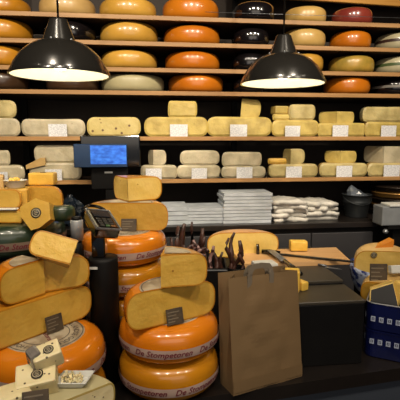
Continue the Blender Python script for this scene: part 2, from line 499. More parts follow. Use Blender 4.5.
# half wheels and pieces, rows 5-6
def shelf_half(k, x0, x1, yt, rind, paste, lab, lift=0, b=.95, card=None, cardlab=None, dy=.03, rz=0, name='half_cheese', a=(0, 180), depth=1.0):
    Yp = YF+dy
    p0, p1 = atY(x0, 150, Yp), atY(x1, 150, Yp)
    Rr = (p1.x-p0.x)/2
    z0 = SH[k]+lift
    H = atY((x0+x1)/2, yt, Yp).z - z0
    if (rz): Rr /= math.cos(rz)
    o = piece(name, Rr, H, a[0], a[1], rind, paste, ((p0.x+p1.x)/2, Yp, z0), rz, b=b, label=lab, group='cut cheeses on the two lower shelves', amp=.0035)
    if Rr*depth < Rr: o.scale.y = depth
    if card:
        c0, c1 = atY(card[0], 130, YF+.008), atY(card[1], 130, YF+.008)
        w = c1.x-c0.x; hh = w*.68
        mb = MB(); mb.box((0, 0, hh/2), (w, .0015, hh), 0); mb.box((0, .012, .0015), (w*.6, .024, .003), 1)
        q = mb.build('price_card', [M_CARD, M_PLATE], None, ((c0.x+c1.x)/2, YF+.006, z0+.0002), (0, 0, 0))
        tag(q, cardlab, 'price card', 'white price cards along the shelf edge')
    return H
def corner_piece(k, px, x_left, x_right, yt, lift, rind, paste, lab, a0, a1, Rr, dy=.05, tilt=(0, 0), b=.9, name='cheese_wedge'):
    """wedge whose sharp upright edge stands in column px"""
    p = atY(px, 150, YF+dy)
    z0 = SH[k]+lift
    H = atY(px, yt, YF+dy).z - z0
    return piece(name, Rr, H, a0, a1, rind, paste, (p.x, YF+dy, z0), 0, tilt, b=b, label=lab, group='cut cheeses on the two lower shelves', amp=.003)

S = shelf_half
h = S(5, -36, 21.5, 118, 'pale', 'white', 'pale pinkish half cheese at the left end of fifth shelf')
S(5, -30, 18.5, 100, 'pale', 'shelf', 'half cheese on top of another at left end of fifth shelf', lift=h)
h = S(5, 23, 86, 119, 'pale', 'white', 'long pale half cheese on fifth shelf under left lamp', card=(48.5, 67), cardlab='white price card under the left pendant lamp')
h = S(5, 88, 141, 117, 'pale', 'cumin', 'half cheese with brown specks on fifth shelf above the blue screen', b=.9)
h = S(5, 145, 208, 117, 'yellow', 'shelfy', 'golden half cheese on fifth shelf right of the speckled one', card=(170, 187.5), cardlab='white price card on golden half cheese right of the speckled cheese')
S(5, 168, 197, 101, 'cream', 'shelfy', 'small yellow half cheese standing on the golden half cheese', lift=h, b=.35)
h = S(5, 207, 271, 117, 'cream', 'shelfy', 'large khaki yellow half cheese left of the right pendant lamp', card=(230, 247), cardlab='white price card on fifth shelf below left rim of right lamp')
corner_piece(5, 240, 239, 270, 98.5, h, 'cream', 'shelfy', 'tilted quarter cheese on fifth shelf below left rim of right lamp', 8, 78, .118, tilt=(0, R_(4)), b=.7)
h = S(5, 271, 318, 120, 'cream', 'shelfy', 'half cheese on fifth shelf directly under right pendant lamp', card=(285, 300), cardlab='white price card on fifth shelf directly under right lamp')
S(5, 272, 289.5, 114, 'yellow', 'shelfy', 'thin lower slice of small two piece pile under right lamp', lift=h, b=.3, dy=.04, name='cheese_slice')
p = atY(281, 110, YF+.05)
mb = MB().box((0, 0, .0225), (.082, .07, .045), 0, None, .008, 2)
tag(mb.build('cheese_block', [PASTE['shelfy']], None, (p.x, YF+.08, SH[5]+h+(atY(280, 114, YF+.04).z-SH[5]-h)+.001), (0, 0, .15)), 'small cheese block with rounded edges on top of thin slice', 'cheese', 'cut cheeses on the two lower shelves')
S(5, 287.5, 314, 104.5, 'cream', 'shelf', 'small pale half cheese right of the tiny block pile', lift=h, b=.6, dy=.035)
h = S(5, 317, 364, 123, 'cream', 'shelfy', 'flat yellow half cheese on fifth shelf under a darker wedge', b=.35, card=(332.5, 348), cardlab='white price card on flat yellow half cheese')
corner_piece(5, 335, 325, 360, 111.5, h, 'pale', 'shelfy', 'shallow wedge with shaded left face on flat yellow half cheese', 4, 128, .112, b=.5, dy=.04)
h = S(5, 364, 432, 122, 'cream', 'shelfy', 'yellow half cheese at the right end of fifth shelf', b=.4, card=(381, 396), cardlab='white price card at right end of fifth shelf')
S(5, 361, 426, 107, 'pale', 'shelf', 'big rounded half cheese on top at right end of fifth shelf', lift=h, b=.8)

h = S(6, -28, 23.5, 165.5, 'pale', 'white', 'pale half cheese at left end of sixth shelf', card=(-9, 5), cardlab='white price card at the left frame edge on sixth shelf')
S(6, -20, 10, 150.5, 'pale', 'white', 'small whitish half cheese on top at left end of sixth shelf', lift=h, b=.5)
h = S(6, 28, 81, 163, 'pale', 'white', 'lower of two pale half cheeses left of the blue screen', card=(43, 60), cardlab='white price card on pale cheese left of the blue screen')
S(6, 34, 76, 145.5, 'pale', 'white', 'upper of two pale half cheeses left of the blue screen', lift=h, b=.7, dy=.045)
wz = atY(26, 160, YF+.0)
h = S(6, 140, 177, 165, 'pale', 'white', 'pale half cheese on sixth shelf just right of the screen', b=.6, card=(145, 161), cardlab='white price card just right of the blue screen housing')
corner_piece(6, 153, 147, 172, 150, h, 'pale', 'white', 'pale wedge with wrapped white left face right of the screen', 0, 112, .072, b=.7, dy=.03)
h = S(6, 177, 220.5, 165, 'pale', 'white', 'whitish half cheese below the golden one on sixth shelf', card=(191.5, 207), cardlab='white price card on sixth shelf below golden half cheese')
S(6, 180, 219.5, 150.5, 'pale', 'white', 'whitish half cheese stacked on another above the low paper stack', lift=h)
h = S(6, 221.5, 266, 166.5, 'pale', 'white', 'pale half cheese above the tallest paper stack, lower of two', card=(237, 253), cardlab='white price card above the tallest paper stack')
S(6, 222, 262, 152, 'greyish', 'white', 'film wrapped greyish half cheese above the tallest paper stack', lift=h, b=.7)
h = S(6, 269, 318.5, 164, 'cream', 'shelf', 'pale yellow half cheese on sixth shelf above crumpled papers', card=(287, 303), cardlab='white price card above the crumpled papers')
corner_piece(6, 291, 288, 314, 149, h, 'cream', 'shelf', 'pale yellow quarter with white wrapped side above crumpled papers', 0, 106, .082, b=.7, dy=.035)
S(6, 268, 287, 158.5, 'yellow', 'gold', 'tiny orange yellow slice beside pale quarter on sixth shelf', lift=h, b=.5, dy=.035, name='cheese_slice')
h = S(6, 320, 368.5, 163, 'cream', 'shelf', 'pale yellow half cheese above the zinc bucket', card=(338, 354), cardlab='white price card above the zinc bucket')
corner_piece(6, 341, 326, 367, 151, h, 'pale', 'shelfy', 'shallow wedge with shaded left face above the zinc bucket', 2, 135, .098, b=.7, dy=.035)
h = S(6, 368.5, 420, 163, 'cream', 'shelf', 'pale half cheese at right end of sixth shelf', card=(386, 402), cardlab='white price card at right end of sixth shelf')
corner_piece(6, 384, 380, 400, 146.5, h, 'pale', 'white', 'pale quarter with white label side at right end of sixth shelf', 0, 110, .15, b=.6, dy=.035)
# small tan wedge left of screen
p = atY(26, 160, YF+.02)
o = MB().add([(0, 0, 0), (.1, 0, .022), (.1, 0, .06), (.075, 0, .06), (.0, 0, .022), (0, .05, 0), (.1, .05, .022), (.1, .05, .06), (.075, .05, .06), (0, .05, .022)],
     [[0, 1, 2, 3, 4], [9, 8, 7, 6, 5], [0, 5, 6, 1], [1, 6, 7, 2], [2, 7, 8, 3], [3, 8, 9, 4], [4, 9, 5, 0]]).build('cheese_rind', WAX['tan'], None, (p.x, YF+.012, SH[6]+.06), (0, 0, 0))
tag(o, 'small tan rind end leaning on pale half cheeses left of screen', 'cheese')
for px, what in ((220, 'below golden cheese'), (267, 'left of the tiny orange slice'), (319, 'between two pale halves near the bucket'), (368, 'near right end of sixth shelf')):
    p = atY(px, 178, YF+.008)
    o = MB().lathe([(0.0005, 0), (.011, 0), (.011, .003), (.003, .008), (.002, .028), (.0005, .03)], 12).build('card_clip', M_BLACK, None, (p.x, YF+.015, SH[6]))
    tag(o, 'tiny black card clip on sixth shelf edge ' + what, 'clip', 'black card clips on the sixth shelf')

# taut wire in front of the top shelf
a_, b_ = atY(205, 12, YF-.03), atY(420, 18.5, YF-.03)
o = MB().tube([a_, b_], .0012, 6).build('guard_wire', M_STEEL); tag(o, 'thin steel wire strung across front of top shelf wheels', 'wire')
# ------------------------------------------------------------------ rear counter
YR = 2.27; ZR = 1.085
xr = atY(376, 225, YR).x
cnt = empty('rear_counter', (xr-1.5, YR, 0), (0, 0, 0), 'long black back counter with grey cabinet doors under the shelves', 'counter')
MB().box((0, .3, ZR-.015), (3.0, .62, .03), 0, None, .003, 1).build('worktop', M_DARKTOP, cnt)
MB().box((0, .31, (ZR-.03)/2), (2.98, .58, ZR-.03)).build('cabinet', M_DARK, cnt)
for i in range(8):
    w = .36
    MB().box((1.49-w/2-i*w, .012, .56), (w-.006, .018, .93), 0, None, .002, 1).build('door', M_CAB, cnt)

def paper_stack(x0, x1, ytop, n, lab, grp, m, dy=.04, dep=.2, jit=.004, crumple=0, ybot=None):
    Y0 = YR+dy
    a, b = atY(x0, 210, Y0), atY(x1, 210, Y0)
    zt = atY((x0+x1)/2, ytop, Y0).z
    t = (zt-ZR)/n
    for i in range(n):
        nx = 14; ny = 5
        th = t*.86
        mb = MB(); vs = []; fs = []
        sd = random.random()*90
        w = (b.x-a.x); 
        for j in range(ny+1):
            for k in range(nx+1):
                u = k/nx-.5; v = j/ny
                wv = noise.noise(Vector((u*7, v*3, sd)))*crumple
                ed = 1+noise.noise(Vector((v*5, sd, u*3)))*crumple*4
                for s_ in (0, 1):
                    rr = th*(s_-.0)
                    pinch = 1 if not crumple else (.6+.4*(1-abs(u*2)**3))
                    vs.append((u*w*ed, v*dep-noise.noise(Vector((u*4, sd, 0)))*crumple*2, max(0, wv*.5+.0)*0 + s_*th*pinch*(1-.0) + (abs(wv)*.6 if s_ else 0)))
        idx = lambda j, k, s_: (j*(nx+1)+k)*2+s_
        for j in range(ny):
            for k in range(nx):
                fs.append([idx(j, k, 1), idx(j, k+1, 1), idx(j+1, k+1, 1), idx(j+1, k, 1)])
                fs.append([idx(j, k, 0), idx(j+1, k, 0), idx(j+1, k+1, 0), idx(j, k+1, 0)])
        for k in range(nx):
            fs.append([idx(0, k, 0), idx(0, k+1, 0), idx(0, k+1, 1), idx(0, k, 1)])
            fs.append([idx(ny, k, 1), idx(ny, k+1, 1), idx(ny, k+1, 0), idx(ny, k, 0)])
        for j in range(ny):
            fs.append([idx(j, 0, 1), idx(j+1, 0, 1), idx(j+1, 0, 0), idx(j, 0, 0)])
            fs.append([idx(j, nx, 0), idx(j+1, nx, 0), idx(j+1, nx, 1), idx(j, nx, 1)])
        mb.add(vs, fs, 0, bool(crumple))
        o = mb.build('paper_bag', m, None, ((a.x+b.x)/2+random.uniform(-jit, jit), Y0+random.uniform(0, jit), ZR+.0005+i*t), (0, 0, random.uniform(-jit, jit)*3))
        tag(o, lab, 'paper bag', grp)
paper_stack(163, 188, 206.5, 4, 'flat white paper bundle in the leftmost low stack', 'paper bags, leftmost low stack', M_PAPER)
paper_stack(187, 228.5, 208, 5, 'flat white paper bundle in wide low stack beside tallest stack', 'paper bags, wide low stack', M_PAPER, dy=.05)
paper_stack(224, 272, 193, 9, 'flat white paper bundle in the tallest neat stack', 'paper bags, tallest stack', M_PAPER, dy=.035)
paper_stack(274, 308, 200.5, 5, 'crumpled whitish paper bag right of the tallest stack', 'crumpled paper bags beside tallest stack', M_PAPERW, dy=.03, jit=.016, crumple=.02)
paper_stack(307, 340, 202, 4, 'crumpled whitish paper bag in the pile beside zinc bucket', 'crumpled paper bags beside bucket', M_PAPERW, dy=.06, jit=.016, crumple=.02)

# bucket with film
Yb = YR+.17
c0, c1 = atY(343, 200, Yb), atY(370, 200, Yb); rb = (c1.x-c0.x)/2; zt = atY(356, 196, Yb-rb).z
bk = empty('bucket', ((c0.x+c1.x)/2, Yb, ZR), (0, 0, 0), 'dark zinc bucket with crinkled film standing on back counter', 'bucket')
hb = zt-ZR
MB().lathe([(.001, 0), (rb*.74, 0), (rb*.76, .004), (rb*.9, hb*.62), (rb*.93, hb*.64), (rb*.93, hb*.68), (rb*.91, hb*.7), (rb*.97, hb*.97), (rb*1.02, hb*.98), (rb*1.02, hb), (rb*.96, hb), (rb*.86, hb*.6), (rb*.7, .01), (.001, .01)], 32).build('bucket_body', M_BUCKET, bk)
MB().tube([(rb*math.cos(t), -rb*.9*math.sin(t)*1.05, hb*.9-.5*rb*math.sin(t)) for t in [PI*i/12 for i in range(13)]], .0025, 6).build('handle', M_BUCKET, bk)
mb = MB(); vs = []; fs = []
for i in range(7):
    for j in range(10):
        a = 2*PI*j/10; r = [.7, .85, .8, .6, .45, .25, .02][i]*rb*(1+.35*noise.noise(Vector((i*.9, j*.8, 3))))
        vs.append((r*math.cos(a)-[0, 0, 0, .01, .022, .032, .036][i], r*math.sin(a), hb*.7+i*.0155))
for i in range(6):
    for j in range(10): fs.append([i*10+j, i*10+(j+1) % 10, (i+1)*10+(j+1) % 10, (i+1)*10+j])
mb.add(vs, fs, 0); film = mb.build('plastic_film', M_FOIL, None, bk.location); tag(film, 'crinkled grey plastic film sticking out of the zinc bucket', 'film')

# stacked tins at right end
Yt = YR+.22
c0 = atY(373, 200, Yt); c1 = atY(420, 200, Yt); rt = (c1.x-c0.x)/2
zs = ZR
for i in range(5):
    hh = .036
    zz = ZR+i*hh
    m = [mat('tin_dark', '2a221c', .3, metal=.6), mat('tin_gold', 'b98c4c', .3, metal=.7, n2='8a6a3a', nscale=12)][i % 2]
    r = rt*(1-.04*(i % 2))
    o = MB().lathe([(.001, 0), (r*.9, 0), (r, .008), (r, .024), (r*1.03, .026), (r*1.03, .031), (r*.95, .034), (.001, .034)], 40).build('round_tin', m, None, ((c0.x+c1.x)/2, Yt, zz), (0, 0, 0))
    tag(o, ['lowest dark round tin in pile right of bucket', 'second from bottom, gold round tin right of bucket', 'middle dark round tin in pile right of bucket', 'fourth up, gold round tin right of bucket', 'topmost dark round tin under the sixth shelf'][i], 'tin', 'round tins piled on the back counter')
# support for things right of the counter's end: a side counter
sx = atY(376, 225, YR).x
sc = empty('side_counter', (sx+.62, YR+.05, 0), (0, 0, 0), 'black side counter at right edge below round tins', 'counter')
MB().box((0, .26, ZR-.017), (1.19, .55, .03), 0, None, .003, 1).build('worktop', M_DARKTOP, sc)
MB().box((0, .30, (ZR-.034)/2), (1.17, .5, ZR-.034)).build('cabinet', M_DARK, sc)
MB().box((.05, -.13, .4815+.3455), (1.0, .2, .963-.691), 0, None, .002, 1).build('front_shelf', M_DARK, sc)
# grey slicer / box at right edge
p = atZ(384, 232, 1.02)
Yg = 2.13
g0 = atY(383, 222, Yg)
gb = empty('label_printer', (g0.x+.1, Yg+.06, .965), (0, 0, 0), 'grey boxy machine with pale top lid at right frame edge', 'machine')
zt = atY(392, 207, Yg).z-.965; zb0 = atY(392, 226, Yg).z-.965
MB().box((0, 0, (zt+zb0)/2), (.2, .1, zt-zb0), 0, None, .006, 2).build('housing', M_GREYP, gb)
MB().box((.02, -.01, zt+.006), (.17, .095, .012), 0, None, .004, 2).build('lid', M_PLATE, gb)
MB().box((.03, 0, zb0-.012), (.18, .09, .024), 0, None, .003, 1).build('tray', M_DARK, gb)
MB().box((0.02, .02, (zb0-.024)/2), (.06, .06, zb0-.024), 0, None, .003, 1).build('foot', M_DARK, gb)
MB().lathe([(.001, 0), (.012, 0), (.014, .01), (.01, .022), (.001, .024)], 16).build('knob', M_STEEL, gb, (-.08, -.045, zb0-.03), (PI/2, 0, 0))

# ------------------------------------------------------------------ front counter
ZL = .69
e1, e2 = atZ(200, 398, ZL), atZ(400, 368, ZL)
dr = (e2-e1).normalized()
R2 = e2 + dr*.9; L2 = e1 - dr*.12
poly = [L2, R2, Vector((R2.x, YR-.03, ZL)), Vector((-1.2, YR-.03, ZL)), Vector((-1.2, 1.13, ZL)), Vector((L2.x-.02, 1.13, ZL))]
def prism(poly, z0, z1, inset=0):
    n = len(poly)
    vs = [(p.x, p.y, z0) for p in poly]+[(p.x, p.y, z1) for p in poly]
    return MB().add(vs, [list(range(n))[::-1], [n+i for i in range(n)]]+[[i, (i+1) % n, n+(i+1) % n, n+i] for i in range(n)])
ctr = Vector((0, 0, 0))
fc = empty('display_counter', (.3, 1.7, 0), (0, 0, 0), 'black display ledge with slate blue front carrying bag and cheeses', 'counter')
def shift(mb, o): mb.v = [tuple(Vector(v)-Vector(o)) for v in mb.v]; return mb
shift(prism(poly, ZL-.05, ZL), fc.location).build('ledge_top', M_DARKTOP, fc)
nrm = Vector((dr.y, -dr.x, 0)); 
poly2 = [p.copy() for p in poly]
poly2[0] -= nrm*.02; poly2[1] -= nrm*.02; poly2[4].y += .03; poly2[5].y += .03; poly2[0].x += .01
shift(prism(poly2, 0, ZL-.05), fc.location).build('front_panel', M_PANEL, fc)

# stepped black block
z1 = .96
fr0 = atH(302, 1.585, .944); fr1 = atZ(365, 300, .944)
x_l = atH(248, 1.7, .944).x; x_r = fr1.x
y_f = fr1.y
yu = atZ(330, 281, z1).y
blk = empty('display_block', ((x_l+x_r)/2, y_f, ZL+.0005), (0, 0, 0), 'black stepped display block behind and right of the paper bag', 'display block')
o3 = Vector((blk.location.x, blk.location.y, ZL))
MB().box(((x_l+x_r)/2-o3.x, (y_f+yu)/2-o3.y, (.944-ZL-.012)/2), (x_r-x_l, yu-y_f, .944-ZL-.012), 0, None, .002, 1).build('lower_box', M_DARK, blk)
MB().box(((x_l+x_r)/2-o3.x, (y_f+yu)/2-o3.y, .944-ZL-.006), (x_r-x_l+.006, yu-y_f+.002, .012), 0, None, .002, 1).build('lower_top', M_OLIVE, blk)
xl3 = atH(196, 2.0, z1).x; xl2 = x_l; yl = 1.90
MB().box(((xl2+x_r)/2-o3.x, (yu+YR-.035)/2-o3.y+.004, (z1-ZL-.012)/2), (x_r-xl2, YR-.035-yu-.004, z1-ZL-.012), 0, None, .002, 1).build('rear_box', M_DARK, blk)
MB().box(((xl2+x_r)/2-o3.x, (yu+YR-.035)/2-o3.y+.004, z1-ZL-.006), (x_r-xl2, YR-.035-yu-.004, .012), 0, None, .002, 1).build('rear_top', M_OLIVE, blk)

MB().box(((xl2+xl3)/2-o3.x-.001, (yl+YR-.035)/2-o3.y, (z1-ZL)/2), (xl2-xl3-.002, YR-.035-yl, z1-ZL-.001), 0, None, .002, 1).build('side_box', M_DARK, blk)
# cutting board
b0 = atZ(243, 264, z1+.022); b1 = atZ(354, 262, z1+.022); b2 = atZ(336, 247, z1+.022); 
yb = min(YR-.04, b2.y)
bp = [Vector((b0.x, b1.y+.035, 0)), Vector((b1.x, b1.y+.035, 0)), Vector((b1.x+.002, b1.y+.06, 0)), Vector((b2.x, yb, 0)), Vector((b0.x, yb, 0))]
cb = Vector((bp[0].x*.5+bp[2].x*.5, (b1.y+yb)/2, z1+.0005))
mbb = prism([p for p in bp], 0, .02)
for i, v in enumerate(mbb.v): mbb.v[i] = (v[0]-cb.x, v[1]-cb.y, v[2])
o = mbb.build('cutting_board', M_BOARD, None, cb); tag(o, 'light wooden cutting board with angled corner on black block', 'cutting board')
ZB = z1+.0205
p = atZ(300, 252, ZB)
o = MB().box((0, 0, .025), (.088, .05, .05), 0, None, .008, 2).build('cheese_block', PASTE['bright'], None, (p.x, p.y+.025, ZB+.001), (0, 0, R_(-6)))
for v in o.data.vertices: v.co = wob(v.co, 3, .004)
o.data.transform(Matrix.Translation((0, 0, .002)))
tag(o, 'small golden cheese block lying on the cutting board', 'cheese')
# long knife on board
k0, k1 = atZ(262, 251.5, ZB+.012), atZ(356, 262.5, ZB+.006)
kn = empty('cheese_knife', (k0.x, k0.y, ZB), (0, 0, math.atan2(k1.y-k0.y, k1.x-k0.x)), 'long cheese knife with black handle lying across the cutting board', 'knife')
L = (k1-k0).length
MB().tube([(0, 0, .012), (.04, 0, .014), (.09, 0, .013)], [.011, .013, .010], 10).build('handle', M_BLACK, kn)
MB().box((.09+(L-.1)/2, 0, .008), (L-.1, .016, .008), 0, None, .002, 1).build('blade', mat('dark_blade', '2a2622', .3, metal=.6), kn)
# second tool, dangling toward the bag
k0, k1 = atZ(272, 252, ZB+.02), atZ(301, 275, .975)
sl = empty('cheese_slicer', (k0.x, k0.y, ZB+.012), (0, math.atan2(k0.z-.012-k1.z+.012, (k1-k0).xy.length), math.atan2(k1.y-k0.y, k1.x-k0.x)), 'steel cheese slicer with black handle lying beyond the paper bag', 'slicer')
L = (k1-k0).length
MB().tube([(L*.45, 0, .012), (L*.75, 0, .013), (L, 0, .012)], [.009, .012, .009], 10).build('handle', M_BLACK, sl)
MB().box((L*.2, 0, .012), (L*.5, .035, .003), 0, None, .001, 1).build('blade', M_STEEL, sl)
# little knife on the block
k0, k1 = atZ(318, 265, z1+.003), atZ(342, 269, z1+.003)
sk = empty('small_knife', (k0.x, k0.y, z1+.0005), (0, 0, math.atan2(k1.y-k0.y, k1.x-k0.x)), 'small steel knife lying in front of the cutting board', 'knife')
L = (k1-k0).length
MB().add([(L*.35, -.012, 0), (L*.5, -.016, 0), (L, -.002, 0), (L*.35, .008, 0), (L*.35, -.012, .002), (L*.5, -.016, .002), (L, -.002, .002), (L*.35, .008, .002)],
  [[3, 2, 1, 0], [4, 5, 6, 7], [0, 1, 5, 4], [1, 2, 6, 5], [2, 3, 7, 6], [3, 0, 4, 7]]).build('blade', M_STEEL, sk)
MB().tube([(0, 0, .006), (L*.36, 0, .005)], .005, 8).build('handle', M_STEEL, sk)
# short dark stump on the board by the big half
p = atZ(258, 254, ZB)
o = MB().tube([(0, 0, 0), (-.003, 0, .05)], [.009, .007], 8).build('knife_stub', M_BLACK, None, (p.x, p.y, ZB)); tag(o, 'short dark handle standing beside the large half cheese', 'handle')

# big half wheel behind
a_, b_ = atZ(207, 258, z1), atZ(279, 257, z1)
rr = (b_.x-a_.x)/2
o = piece('half_cheese', rr, .125, 0, 180, 'amber', 'light', ((a_.x+b_.x)/2, a_.y-.01, z1+.001), R_(-2), b=1.5, label='large golden half cheese wheel behind the sausages and paper bag')
o.scale.y = .75

# yellow packs by the bag
p = atH(293, 1.70, .945)
for i, (px, hh, zz, rz, dims, mm, lb) in enumerate((
   (287, 1.69, .945, -.3, (.095, .06, .085), PASTE['bright'], 'yellow wrapped cheese piece peeking out behind paper bag right corner'),
   (301, 1.70, .945, .4, (.035, .05, .035), PASTE['bright'], 'small yellow cheese end right of the paper bag top corner'),
   (264, 1.70, .945, .1, (.09, .07, .112), M_PLATE, 'white wrapped packet seen through the front bag handle'))):
    p = atH(px, hh, zz)
    o = MB().box((0, 0, dims[2]/2), dims, 0, None, .006, 2).build('cheese_packet', mm, None, p, (0, 0, rz)); tag(o, lb, 'cheese packet')

# ------------------------------------------------------------------ paper bag
zt = 1.087
FL, FR, BL = atZ(233.5, 396, ZL), atZ(302, 376, ZL), atZ(219.5, 382, ZL)
BR = FR + (BL-FL)
side = (BL-FL)*.9
BR = FR + side; BL = FL + side
vtx = []
def topof(p, px, py):
    return atH(px, (Vector((math.sin(-YAW), math.cos(YAW), 0)).dot(Vector((p.x, p.y, 0)))), zt)
fwd = Vector((math.sin(-YAW), math.cos(YAW), 0)); rgt = Vector((math.cos(YAW), math.sin(YAW), 0))
TFL = atH(228.5, fwd.dot(FL)+.035, zt); TFR = atH(297, fwd.dot(FR)+.0, zt)
TBL = TFL + side*.8; TBR = TFR + side*.8
nl, nf, ns = 24, 16, 8
ring = []
def lerp(a, b, t): return a+(b-a)*t
fdir = (FR-FL).normalized(); out = Vector((fdir.y, -fdir.x, 0))
for j in range(nl+1):
    t = j/nl
    c = [lerp(FL, TFL, t), lerp(FR, TFR, t), lerp(BR, TBR, t), lerp(BL, TBL, t)]
    for q in c: q.z = lerp(ZL, zt, t)
    row = []
    for (p0, p1, n, gus) in ((c[0], c[1], nf, 0), (c[1], c[2], ns, -1), (c[2], c[3], nf, 0), (c[3], c[0], ns, -1)):
        for i in range(n):
            u = i/n; q = lerp(p0, p1, u)
            if gus:
                inw = fdir*(1 if p0 is c[3] else -1)
                q = q + inw*(.045*t**1.5*(1-abs(u*2-1)))
            elif p0 is c[0]:
                q = q + out*(.006*math.sin(PI*u)*math.sin(PI*t) + .004*noise.noise(Vector((u*5, t*7, 2)))*min(1, 4*u, 4*(1-u)))
            row.append(q)
    ring.append(row)
m = len(ring[0]); vs = [v for r in ring for v in r]
fs = [[j*m+i, j*m+(i+1) % m, (j+1)*m+(i+1) % m, (j+1)*m+i] for j in range(nl) for i in range(m)]
fs.append(list(range(m))[::-1])
bag = empty('paper_bag', (FL+BR)/2, (0, 0, 0), 'plain brown kraft paper carrier bag with looped handles on black ledge', 'bag')
bag.location.z = ZL
bo = shift(MB().add(vs, fs, 0, False), bag.location).build('bag_body', M_KRAFT, bag)
sol = bo.modifiers.new('thick', 'SOLIDIFY'); sol.thickness = .0012; sol.offset = 1
# bottom fold line
def fpt(u, t, o=.0):
    p = lerp(lerp(FL, TFL, t), lerp(FR, TFR, t), u); p.z = lerp(ZL, zt, t)
    return p + out*(.006*math.sin(PI*u)*math.sin(PI*t)+o)
fold = []
f2 = [fpt(u, .125, .0045) for u in [i/12 for i in range(13)]]; f1 = [fpt(u, .118, .001) for u in [i/12 for i in range(13)]]; f0 = [fpt(u, .02, .003) for u in [i/12 for i in range(13)]]
vv = f0+f2+f1
shift(MB().add(vv, [[i, i+1, 13+i+1, 13+i] for i in range(12)]+[[13+i, 14+i, 27+i, 26+i] for i in range(12)]), bag.location).build('bottom_fold', M_KRAFT, bag)
for k, off in enumerate((0, .3)):
    pts = []
    A = lerp(TFL, TFR, .26); B = lerp(TFL, TFR, .64)
    base = side*.8*off + out*(.0015 if k == 0 else -.002)
    A = A+base; B = B+base
    prof_ = [(0, -.05), (0, 0), (.05, .022), (.16, .038), (.5, .043), (.84, .038), (.95, .022), (1, 0), (1, -.05)]
    if k: prof_ = [(u, zz if zz < 0 else zz*.8) for u, zz in prof_]
    # flat ribbon
    vs = []; fs = []
    P = [lerp(A, B, u)+Vector((0, 0, zz)) for u, zz in prof_]
    ctrp = lerp(A, B, .5)+Vector((0, 0, -.02))
    for q, (u, zz) in zip(P, prof_):
        inw = (ctrp-q); inw = inw.normalized()*.018 if zz > 0 else fdir*(.018 if u < .5 else -.018)
        for dd in (0, .0025):
            vs.append(q+out*dd); vs.append(q+inw+out*dd)
    for i in range(len(P)-1):
        a = i*4; b = a+4
        fs += [[a, a+1, b+1, b], [a+2, b+2, b+3, a+3], [a, b, b+2, a+2], [a+1, a+3, b+3, b+1]]
    shift(MB().add(vs, fs), bag.location).build('handle', M_KRAFTD, bag)

# ------------------------------------------------------------------ centre stack (in front)
H0 = .128
cB = atH(169, 1.47, .757)
gB = 'big round branded cheese wheels in stacks'
branded_wheel(.175, H0, 'stompd', (cB.x, cB.y, ZL+.0005), R_(-55), 'deep orange branded cheese wheel at bottom of stack left of bag', disc=False, group=gB)
branded_wheel(.173, H0-.002, 'stomp', (cB.x+.002, cB.y, ZL+H0+.002), R_(-100), 'bright orange branded cheese wheel under half wheel, left of bag', group=gB)
zB = ZL+2*H0+.003
a_, b_ = atZ(127, 333, zB), atZ(215, 313, zB)
def between(a, b): return (a+b)/2, (b-a).length/2, math.atan2(b.y-a.y, b.x-a.x)
c, rr, an = between(a_, b_)
hw = empty('half_cheese', (c.x, c.y, zB), (0, 0, an), 'golden half cheese wheel lying on orange wheel left of bag', 'cheese')
piece_mb(rr, .122, 0, PI, .95, 5, .002).build('cheese_body', [WAX['stomp'], PASTE['gold'], RE['gold']], hw)
def half_disc(parent, R, z, a0=0, a1=PI):
    mb = MB(); n = 24
    vs = [(0, .002, z)]+[(R*math.cos(a0+(a1-a0)*i/n), max(.002, R*math.sin(a0+(a1-a0)*i/n)), z) for i in range(n+1)]
    mb.add(vs, [[0, i+1, i+2] for i in range(n)], 0)
    vs = []; 
    for i in range(n+1):
        a = a0+(a1-a0)*i/n
        for q in (.92, .95): vs.append((R*q*math.cos(a), max(.002, R*q*math.sin(a)), z+.0006))
    mb.add(vs, [[2*i, 2*i+2, 2*i+3, 2*i+1] for i in range(n)], 1)
    return mb.build('top_label', [M_DISC, M_INK], parent)
half_disc(hw, rr*.68, .1235)
s0 = atZ(176, 325, zB)
fdirB = Vector((math.cos(an), math.sin(an), 0)); nB = Vector((math.sin(an), -math.cos(an), 0))
sp = c + fdirB*((s0-c).dot(fdirB)) + nB*.02
stand_sign((sp.x, sp.y, zB+.001), an, .06, .052, .25, 'brown sign leaning on half wheel beside the paper bag')
# wedge on top
zW = zB+.124
p = atZ(161, 289, zW)
wq = empty('cheese_wedge', (p.x, p.y, zW+.002), (0, 0, R_(-2)), 'large cheese wedge with labelled top on half wheel left of bag', 'cheese')
piece_mb(.152, .108, R_(8), R_(82), .8, 9, .002).build('cheese_body', [WAX['amber'], PASTE['gold'], RE['gold']], wq)
mb = MB(); vs = [(.012, .012, .1105)]+[(.10*math.cos(R_(8+74*i/12)), .10*math.sin(R_(8+74*i/12)), .1105) for i in range(13)]
mb.add(vs, [[0, i+1, i+2] for i in range(12)]); mb.build('top_label', M_DISC, wq)

